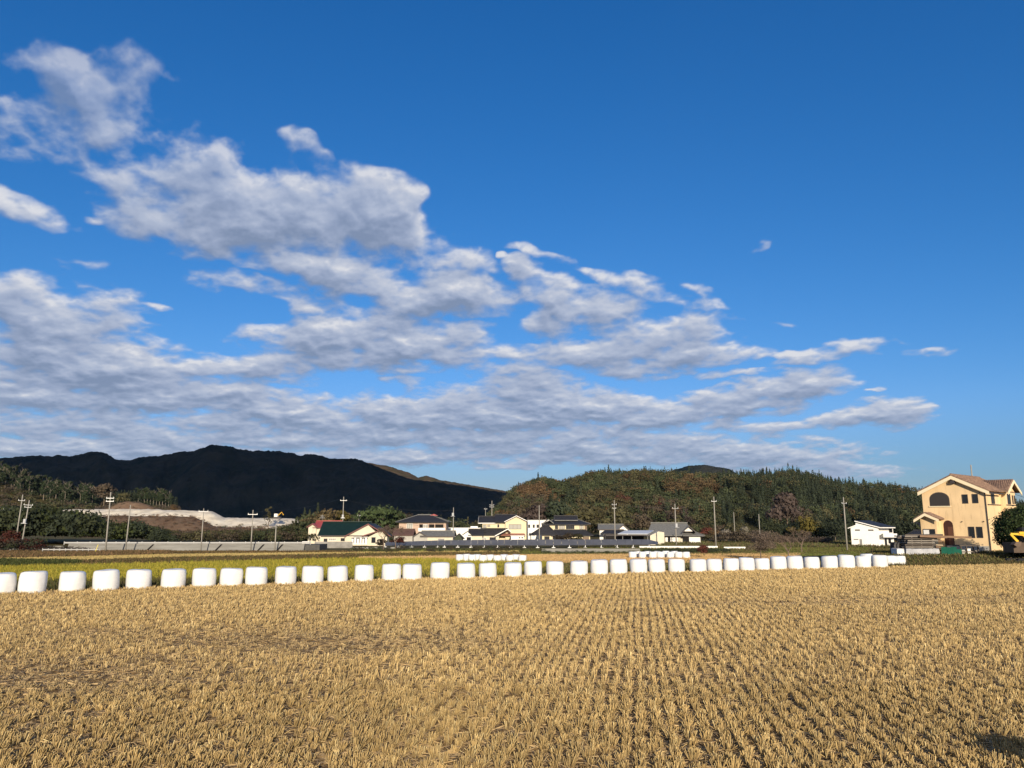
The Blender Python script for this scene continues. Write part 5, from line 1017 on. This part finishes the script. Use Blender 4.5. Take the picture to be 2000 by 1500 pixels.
# right wing with cross gable
b = MB(); b.prism([(Wd + .6, 5.0, 3.6), (Wd + .6, Dp - .2, 3.6), (Wd + .6, Dp - .2, 6.2), (Wd + .6, 6.8, 7.15), (Wd + .6, 5.0, 6.2)], (-2.2, 0, 0)); b.build('wing_wall', m_st, h.e)
b = MB(); b.box(Wd + .003, Wd + .42, 5.05, Dp - .25, -.6, 3.55); b.build('wing_wall', m_st, h.e)
b = MB(); tiles(b, (4.2, 6.8, 7.5), (Wd + 1.1, 6.8, 7.5), (Wd + 1.1, 4.3, 6.1), (5.6, 4.3, 6.1), 16); tiles(b, (4.2, 6.804, 7.5), (Wd + 1.1, 6.804, 7.5), (Wd + 1.1, 9.3, 6.1), (5.6, 9.3, 6.1), 16); wr = b.build('wing_roof', m_terra, h.e)
b = MB(); b.prism([(Wd + 1.18, 4.3, 6.15), (Wd + 1.18, 6.8, 7.55), (Wd + 1.18, 9.3, 6.15), (Wd + 1.18, 9.3, 5.8), (Wd + 1.18, 6.8, 7.2), (Wd + 1.18, 4.3, 5.8)], (-.07, 0, 0)); b.build('fascia', m_stt, wr)
b = MB(); b.box(Wd + .003, Wd + .12, .6, 5.0, 4.62, 4.70); b.box(Wd + .603, Wd + .70, 5.0, Dp - .2, 4.62, 4.70); b.build('string_course', m_trimd, h.e)
h.win_m(2.0, 3.1, 4.75, 5.95, Wd, m_trimd, m_glass, 2, .05, face='right', fw=.06); h.win_m(5.6, 6.7, 4.75, 5.95, Wd + .6, m_trimd, m_glass, 2, .05, face='right', fw=.06); h.win_m(7.35, 7.7, 4.8, 5.8, Wd + .6, m_trimd, m_glass, 1, .05, face='right', fw=.05); h.win_m(8.05, 8.4, 4.8, 5.8, Wd + .6, m_trimd, m_glass, 1, .05, face='right', fw=.05)
b = MB(); b.box(Dp and Wd - 4.4, Wd - .1, -.05, -.002, -.6, .12); b.build('plinth', mat('raw_concrete', (.32, .31, .29), (.40, .39, .36), scale=1.5, rough=.9), h.e)

# ------------------------------------------------------------------ roadside wall, rails, solar row, yard things
m_wallc = mat('retaining_concrete', (.17, .165, .15), (.25, .245, .225), scale=.5, rough=.9, stretch=(.4, 1, 5), bump=.03, bscale=2)
m_block = mat('block_wall', (.17, .165, .155), (.30, .29, .27), scale=.7, rough=.9)
m_rail = mat('rail_white', (.46, .46, .45), rough=.5, metal=.1)
def wall_strip(name, px0, px1, Y, pyt, pyb, m, label, cat='wall', th=.3, slope=0.0, group=None, split=None):
    a = at(px0, pyb, Y); c = at(px1, pyb, Y); zt = at(px0, pyt, Y)[2]; e_ = b = MB()
    b.prism([(a[0], Y, LOW - .3), (a[0], Y + slope, zt), (a[0], Y + slope + th, zt), (a[0], Y + slope + th, LOW - .3)], (c[0] - a[0], 0, 0)); return tag(b.build(name, m), label, cat, group)
# embankment wall and the road above
w = empty('retaining_wall', (0, 0, 0), 0, 'long sloping pale concrete roadside wall under the guardrail', 'wall')
Yw = 160; b = MB(); x0, x1 = at(128, 1076, Yw)[0], at(592, 1076, Yw)[0]; zt = at(400, 1063.5, Yw)[2]
b.prism([(x0, Yw, LOW - .3), (x0, Yw + .9, zt), (x0, Yw + 1.2, zt), (x0, Yw + 1.2, LOW - .3)], (x1 - x0, 0, 0)); b.build('wall_face', m_wallc, w)
b = MB(); b.box(x0, x1, Yw + .85, Yw + 1.3, zt + .003, zt + .14); b.build('coping', m_block, w)
for k, px in enumerate((290, 424, 507, 544)):                          # slanting dark strips laid on the face
    xx = at(px, 1070, Yw)[0]; b = MB(); b.prism([(xx - .5, Yw - .05, LOW), (xx - .15, Yw - .05, LOW), (xx + .75, Yw + .85, zt), (xx + .4, Yw + .85, zt)], (0, -.03, .02)); b.build('slant_strip', m_dark, w)
b = MB(); b.box(x0, x1 + 3, Yw + 1.31, Yw + 8, LOW - .2, zt - .05); tag(b.build('road', mat('asphalt', (.06, .06, .06), (.09, .09, .085), scale=2, rough=.9)), 'raised road behind the guardrail', kind='structure')
wall_strip('low_wall', 15, 125, 161, 1066, 1072, m_wallc, 'low grey concrete wall at the far left below the grove')
def rail(px0, px1, Y, pyt, pyb, step, label, zb, rh=.30, mt=m_rail):
    e_ = empty('guardrail', (at(px0, 1060, Y)[0], Y, 0), 0, label, 'guardrail'); xa = at(px0, 1060, Y)[0]; L = at(px1, 1060, Y)[0] - xa; zt = at(600, pyt, Y)[2]
    b = MB(); b.prism([(0, 0, zt), (0, -.05, zt - rh * .2), (0, 0, zt - rh * .5), (0, -.05, zt - rh * .8), (0, 0, zt - rh), (0, .05, zt - rh), (0, .05, zt)], (L, 0, 0)); b.build('beam', mt, e_)
    n = int(L / step)
    for k in range(min(n + 1, 90)):
        b = MB(); x = k * L / n; b.box(x - .06, x + .06, .052, .16, zb, zt + .12); b.build('post', mt, e_)
rail(125, 606, Yw + 1.5, 1058.6, 1063, 2.6, 'long white guardrail along the raised road at the left', zt - .1)
rail(84, 196, 151, 1072.2, 1078, 1.05, 'short low white rail in front of the concrete wall at the left', LOW - .1, .22)
b = MB(); p = at(187, 1077, 150); b.tube([(p[0] - .1, 150, LOW), (p[0] + .35, 150, LOW + 1.5)], .06, 6); tag(b.build('marker_post', mat('yellow_plastic', (.75, .62, .12), rough=.5)), 'leaning yellow marker post on the low white rail', 'post')
wall_strip('block_wall', 614, 688, 176, 1058, 1071, m_block, 'grey weathered block wall before the green roofed house', th=.2)
wall_strip('block_wall', 591, 614, 174, 1063.5, 1071, m_block, 'short lower block wall left of the big one', th=.2)
b = MB(); a = at(590, 1060, 186); c = at(604, 1060, 186); b.box(a[0], c[0], 186, 187.5, LOW, at(600, 1057.5, 186)[2]); tag(b.build('storage_box', m_trim), 'white box beside the red roofed house at the end of the guardrail', 'box')
wall_strip('retaining_wall', 1058, 1250, 150, 1071.5, 1079, m_wallc, 'grey stained retaining wall below the right half of the solar panels', th=.4)
wall_strip('low_wall', 1249, 1402, 176, 1066.5, 1070.5, m_whitew, 'long low white wall before the large grey roofed house', th=.2)
wall_strip('low_wall', 1414, 1456, 172, 1068, 1071.5, m_whitew, 'short low white wall right of the tall free pole', th=.2)
# dark verge base under solar
# solar row
m_pv = mat('solar_panel_grey', (.075, .080, .095), (.105, .11, .13), scale=.6, rough=.4, spec=.5)
sa = empty('solar_array', (0, 0, 0), 0, 'long blue grey row of solar panels in front of the village houses', 'solar panels')
def solar(px0, px1, Ya, Yb, pyt0, pyb0, pyt1, pyb1, n):
    for k in range(n):
        u0, u1 = k / n, (k + 1) / n - .0012; P = []
        for u_, top in ((u0, 0), (u1, 0), (u1, 1), (u0, 1)):
            px = px0 + (px1 - px0) * u_; Y = Ya + (Yb - Ya) * u_; py = (pyb0 + (pyb1 - pyb0) * u_) if not top else (pyt0 + (pyt1 - pyt0) * u_); Yq = Y + (1.7 if top else 0); P.append(at(px, py, Yq))
        b = MB(); b.prism(P, (0, .03, -.05)); b.build('panel', m_pv, sa)
        if k % 2 == 0:
            q = P[0]; b = MB(); b.box(q[0] - .05, q[0] + .05, q[1] + .1, q[1] + .2, LOW - .1, q[2]); b.box(q[0] - .05, q[0] + .05, P[3][1] - .2, P[3][1] - .1, LOW - .1, P[3][2] - .06); b.build('post', m_steel, sa)
            b = MB(); b.box(q[0] - .38, q[0] + .38, q[1] - .15, q[1] + .45, LOW - .1, LOW + .14); b.build('footing', m_trim, sa)
solar(752, 868, 182, 181, 1059, 1065.5, 1055, 1064.5, 9)
solar(868, 1050, 181, 178, 1055, 1064.5, 1053.5, 1065, 14); solar(1050, 1268, 178, 176, 1053.5, 1065, 1053.5, 1063.5, 14); solar(1268, 1284, 176, 175, 1054, 1063, 1058, 1063, 2)
# laundry and white clutter by the green roofed house
b = MB(); X = at(700, 1062, 180)[0]
for k in range(6): b.box(X - 1.6 + k * .62, X - 1.15 + k * .62, 180, 180.05, LOW + .7, LOW + 2.0 + .2 * (k % 2))
b.box(X - 1.8, X + 2.3, 180.0, 180.06, LOW + 2.22, LOW + 2.27); tag(b.build('laundry', m_trim), 'white washing hanging before the porch of the green roofed house', 'laundry')
b = MB(); X = at(745, 1066, 172)[0]; b.box(X - 6.5, X + 3, 172, 172.2, LOW, LOW + .35); tag(b.build('low_wall', m_block), 'dark low kerb wall under the porch of the green roofed house', 'wall')
# small digger on the quarry bank
e_ = empty('excavator', at(542, 1013, 350), 0, 'tiny white and yellow digger on top of the quarry bank', 'excavator'); b = MB(); b.box(-1.3, .2, -1, 1, .8, 2.2); b.build('cab', m_trim, e_); b = MB(); b.box(-1.6, 1.6, -1.1, 1.1, 0, .8); b.build('tracks', m_trimd, e_); b = MB(); b.tube([(.2, 0, 1.4), (1.8, 0, 2.9), (2.6, 0, 1.6)], .2, 5); b.build('boom', mat('machine_yellow', (.70, .42, .05), rough=.45), e_)

# timber yard before the yellow house
m_wood = mat('weathered_timber', (.14, .125, .11), (.27, .245, .215), scale=2.2, rough=.9, stretch=(.6, 4, 8))
m_wood2 = mat('brown_timber', (.16, .10, .065), (.26, .17, .11), scale=2.5, rough=.9, stretch=(.6, 4, 8))
m_woodd = mat('dark_timber', (.06, .052, .045), (.12, .10, .085), scale=2.5, rough=.9, stretch=(.6, 4, 8))
m_tarp = mat('silver_tarp', (.27, .28, .31), (.40, .41, .44), scale=1.3, rough=.5, bump=.06, bscale=2.5)
m_tarpw = mat('white_sheet', (.58, .58, .58), (.68, .68, .68), scale=1.3, rough=.6, bump=.03, bscale=3)
m_black = mat('black_sheet', (.010, .010, .012), rough=.5)
YT_ = 78.0
def yx(px): return at(px, 1075, YT_)[0]
def yz(py): return at(1800, py, YT_)[2]
zb = yz(1085.5)
def soft_box(x0, x1, y0, y1, z0, z1, taper=.12, seed=1, n=10):
    r = np.random.default_rng(seed); b = MB(); V = []; lev = [(0, 0), (.35, .3), (.8, .8), (1, 1)]
    ring = []
    for t_, q in lev:
        xs = []; tp = taper * q
        P = []
        for k in range(n): P.append((x0 + tp + (x1 - x0 - 2 * tp) * k / n, y0 + tp))
        for k in range(4): P.append((x1 - tp, y0 + tp + (y1 - y0 - 2 * tp) * k / 4))
        for k in range(n): P.append((x1 - tp - (x1 - x0 - 2 * tp) * k / n, y1 - tp))
        for k in range(4): P.append((x0 + tp, y1 - tp - (y1 - y0 - 2 * tp) * k / 4))
        ring.append([(p[0] + r.normal(0, .02), p[1] + r.normal(0, .025), z0 + (z1 - z0) * t_ + r.normal(0, .015)) for p in P])
    m_ = len(ring[0]); b.v = [p for q in ring for p in q]
    for j in range(3):
        for k in range(m_): b.f.append((j * m_ + k, j * m_ + (k + 1) % m_, (j + 1) * m_ + (k + 1) % m_, (j + 1) * m_ + k))
    b.f.append(tuple(range(3 * m_, 4 * m_))); return b
tag(soft_box(yx(1769), yx(1836.5), YT_, YT_ + 2.6, zb - .1, yz(1071.5), .12, 2).build('tarpaulin', m_tarp), 'crumpled silver tarpaulin over the lower part of the timber stack', 'tarpaulin')
tag(soft_box(yx(1749), yx(1764), YT_ - .3, YT_ + 1, zb - .1, yz(1071.5), .03, 3, 4).build('crate', m_tarpw), 'white sheeted crate at the left foot of the timber stack', 'crate')
tag(soft_box(yx(1757), yx(1770.5), YT_ + 1.05, YT_ + 2, zb - .1, yz(1060), .05, 4, 4).build('black_sheet', m_black), 'black plastic sheet draped at the left end of the timber stack', 'sheet')
stk_ = empty('timber_stack', (yx(1770), YT_, yz(1071)), 0, 'tall stack of weathered grey planks in layers with spacers', 'timber stack')
W_ = yx(1831) - yx(1770); zt0 = 0; Ht = yz(1046) - yz(1071); lay = 6; rr = random.Random(4)
for k in range(lay):
    z0 = k * Ht / lay; b = MB(); i0 = rr.uniform(0, .25); i1 = rr.uniform(-.25, .35)
    for j in range(5): b.box(i0 + rr.uniform(-.1, .1), W_ + i1 + rr.uniform(-.2, .2), .12 + j * .45, .12 + j * .45 + .38, z0 + .06, z0 + Ht / lay - .02)
    b.build('plank_layer', (m_wood, m_woodd, m_wood)[k % 3], stk_)
    b = MB()
    for j in (.2, .5, .85): b.box(W_ * j, W_ * j + .12, .05, 2.4, z0 - .018, z0 + .058)
    b.build('spacers', m_woodd, stk_)
for k, (pa, pb, pya, pyb_, mt, lab, dy) in enumerate(((1768, 1842, 1045.5, 1045, m_woodd, 'dark plank lying along the top of the timber stack', 1.4), (1753, 1868, 1050, 1049, m_woodd, 'long dark beam lying across the stack towards the arch', .7), (1812, 1898, 1047, 1050, m_wood2, 'long brown beam sticking out far to the right of the stack', .2), (1797, 1850, 1047, 1049, m_wood2, 'short brown beam on top of the stack', -.3))):
    p0 = at(pa, pya, YT_ + dy); p1 = at(pb, pyb_, YT_ + dy); b = MB(); b.prism([(p0[0], p0[1], p0[2] - .1), (p1[0], p1[1], p1[2] - .1), (p1[0], p1[1], p1[2] + .1), (p0[0], p0[1], p0[2] + .1)], (0, .22, 0)); tag(b.build('beam', mt), lab, 'beam', 'long beams lying on the timber stack')
for k, (px, py) in enumerate(((1834, 1056), (1836, 1064), (1838, 1068))):
    p = at(px, py, YT_ + .3); b = MB(); b.prism([(p[0] - .5, p[1], p[2] - .05), (p[0] + .3, p[1], p[2] - .1), (p[0] + .3, p[1], p[2]), (p[0] - .5, p[1], p[2] + .05)], (0, .3, 0)); tag(b.build('offcut', (m_wood2, mat('pale_timber', (.42, .33, .22), rough=.9))[k % 2]), ('upper brown offcut at the right end of the timber stack', 'pale offcut at the right end of the timber stack', 'lowest brown offcut by the green panels')[k], 'offcut', 'loose offcuts right of the timber stack')
# post under the beam
m_gp = mat('green_sheet_metal', (.006, .085, .055), (.010, .11, .075), scale=1.2, rough=.5)
gp = empty('panel_fence', (yx(1837), YT_ - .2, zb - .1), 0, 'dark green corrugated panels standing before the house door', 'fence'); Wg = yx(1878) - yx(1837); Hg = yz(1068) - zb + .1
for k in range(4):
    b = MB(); x0 = Wg * k / 4; ns = 7; P = []
    for j in range(ns + 1): P.append((x0 + (Wg / 4 - .03) * j / ns, (.0 if j % 2 else .05) + k * .03, 0))
    top = Hg - (.18 if k == 3 else .0) - .05 * (k % 2); V0 = P + [(p[0], p[1] + .02, 0) for p in reversed(P)]; b.prism(V0, (0, 0, top)); b.build('panel', m_gp, gp)
b = MB(); x0 = yx(1880); b.prism([(x0, YT_ - .2, zb), (x0 + .8, YT_ - .2, zb), (x0 + .05, YT_ - .2, yz(1069))], (0, .04, 0)); b.build('panel', m_black, gp)
# low work table / cart
tb = empty('work_table', (yx(1882), YT_ + .6, zb), 0, 'low timber work table with boxes under it before the yellow wall', 'table'); Wt = yx(1922) - yx(1882); Ht = yz(1065) - zb
b = MB(); b.box(0, Wt, 0, 1.2, Ht - .1, Ht); b.build('tabletop', m_woodd, tb)
for q in (.1, Wt * .33, Wt * .66, Wt - .2): b = MB(); b.box(q, q + .1, .05, .15, -.1, Ht - .102); b.build('leg', m_woodd, tb)
b = MB(); b.box(0.03, Wt - .03, .16, .22, .32, .42); b.build('rail', m_wood, tb)
for k, (a, c_, z1, mt, lab) in enumerate(((.25, .62, .5, m_greyw, 'grey box under the left of the work table'), (.8, 1.2, .62, m_trim, 'white box under the middle of the work table'), (1.45, 1.85, .45, m_wood, 'brown crate under the right of the work table'))):
    X0 = yx(1882); b = MB(); b.box(X0 + a, X0 + c_, YT_ + .85, YT_ + 1.4, zb - .1, zb + z1); b.box(X0 + a - .02, X0 + c_ + .02, YT_ + .83, YT_ + 1.42, zb + z1 + .002, zb + z1 + .05); tag(b.build('box', mt), lab, 'box', 'boxes stored under the work table')
# yellow excavator at the right edge
m_my = mat('machine_yellow_paint', (.72, .40, .02), (.78, .46, .03), scale=2, rough=.35, spec=.6)
YE_ = 73.0
def ex(px): return at(px, 1075, YE_)[0]
def ez(py): return at(1990, py, YE_)[2]
xg = ex(2000); zE = hz1(xg, YE_); ee = empty('excavator', (xg, YE_, zE), 0, 'yellow excavator cut off by the right edge of the photo', 'excavator')
def E(px, py): return (ex(px + 3) - xg, ez(py) - zE)
b = MB()
for (p, q, r0, r1) in (((1976.5, 1043), (1989, 1058), .13, .15), ((1976.5, 1042.5), (2001, 1044), .11, .16), ((2001, 1044), (2022, 1066), .16, .2)):
    a, c_ = E(*p), E(*q); b.tube([(a[0], .2, a[1]), (c_[0], .2, c_[1])], [r0, r1], 4)
b.build('boom', m_my, ee)
b = MB(); a = E(1992, 1038.5); c_ = E(2002, 1043.5); b.box(a[0], c_[0], 0, .4, c_[1], a[1]); b.build('cylinder_guard', m_my, ee)
b = MB(); a, c_ = E(1989, 1058), E(1986, 1066); b.prism([(a[0] - .2, 0, a[1]), (a[0] + .25, 0, a[1]), (c_[0] + .3, 0, c_[1]), (c_[0] - .05, 0, c_[1] - .12), (c_[0] - .35, 0, c_[1] + .1)], (0, .6, 0)); b.build('bucket', mat('rusty_bucket', (.10, .07, .05), (.16, .11, .08), scale=3, rough=.7), ee)
b = MB(); a = E(1984, 1060); c_ = E(2045, 1080); b.box(a[0], c_[0], .5, 2.1, c_[1], a[1]); b.build('body', mat('dark_machine_body', (.07, .045, .03), (.10, .07, .05), scale=3, rough=.6), ee)
b = MB(); a = E(2006, 1030); c_ = E(2040, 1060); b.box(a[0], c_[0], .6, 1.9, c_[1] + .002, a[1]); b.build('cab', m_glass, ee)
for yy in (.35, 1.9):
    b = MB(); a = E(1986, 1082); c_ = E(2046, 1095); z0 = 0.0; z1 = .62; xa, xb = a[0], c_[0]; P = []
    for k in range(8): t_ = math.pi / 2 + math.pi * k / 7; P.append((xa + .3 + .3 * math.cos(t_), yy, .31 + .31 * math.sin(t_)))
    for k in range(8): t_ = -math.pi / 2 + math.pi * k / 7; P.append((xb - .3 + .3 * math.cos(t_), yy, .31 + .31 * math.sin(t_)))
    b.prism(P, (0, .4, 0)); b.build('track', m_black, ee)

# ------------------------------------------------------------------ the cloud between sun and mountain: an unseen bank high behind the viewer, laid out to shade it
nx, ny = 60, 40; shx = 1900 / math.tan(SUN_EL) * math.sin(SUN_AZ); shy = 1900 / math.tan(SUN_EL) * math.cos(SUN_AZ)
cxs = np.linspace(-1805 + shx, 15 + shx, nx); cys = np.linspace(706 + shy, 2156 + shy, ny); CX, CY = np.meshgrid(cxs, cys)
un = (CX - cxs.mean()) / (np.ptp(cxs) / 2); vn = (CY - cys.mean()) / (np.ptp(cys) / 2)
rad = 1 - np.maximum(np.abs(un), np.abs(vn)) ** 4; rad = np.clip(rad, 0, 1)
wobx = 40 * fbm(CX / 300, CY / 300, 3); thk = 26 * np.sqrt(rad) * (1 + .4 * fbm(CX / 120, CY / 120, 4))
upv = np.stack([CX + wobx, CY + wobx * .6, 2000 + thk], -1).reshape(-1, 3); dnv = np.stack([CX + wobx, CY + wobx * .6, 2000 - thk * .6 - .01], -1).reshape(-1, 3)
ci = np.arange(nx * ny).reshape(ny, nx); q1 = gq(ci); q2 = q1[:, ::-1] + nx * ny
co = np_mesh('cloud', np.concatenate([upv, dnv]), np.concatenate([q1, q2]), mat('cloud_white', (.85, .85, .87), rough=1, spec=0), smooth=True); tag(co, 'thin flat cloud bank high behind the viewer shading the mountain', kind='structure')

# ------------------------------------------------------------------ thin blue air over the valley
b = MB(); b.box(-4000, 4000, -500, 4200, LOW - 1.0, 420); mh_ = bpy.data.materials.new('thin_air'); mh_.use_nodes = True; t = mh_.node_tree; t.nodes.clear()
pv = N(t, 'ShaderNodeVolumePrincipled'); pv.inputs['Color'].default_value = (.50, .74, 1.0, 1); pv.inputs['Density'].default_value = 1.6e-5; pv.inputs['Anisotropy'].default_value = 0.0
om = N(t, 'ShaderNodeOutputMaterial'); t.links.new(pv.outputs[0], om.inputs['Volume'])
hz_ = b.build('haze', mh_); hz_['kind'] = 'stuff'; hz_['label'] = 'thin blue haze in the air between the field and the mountain'
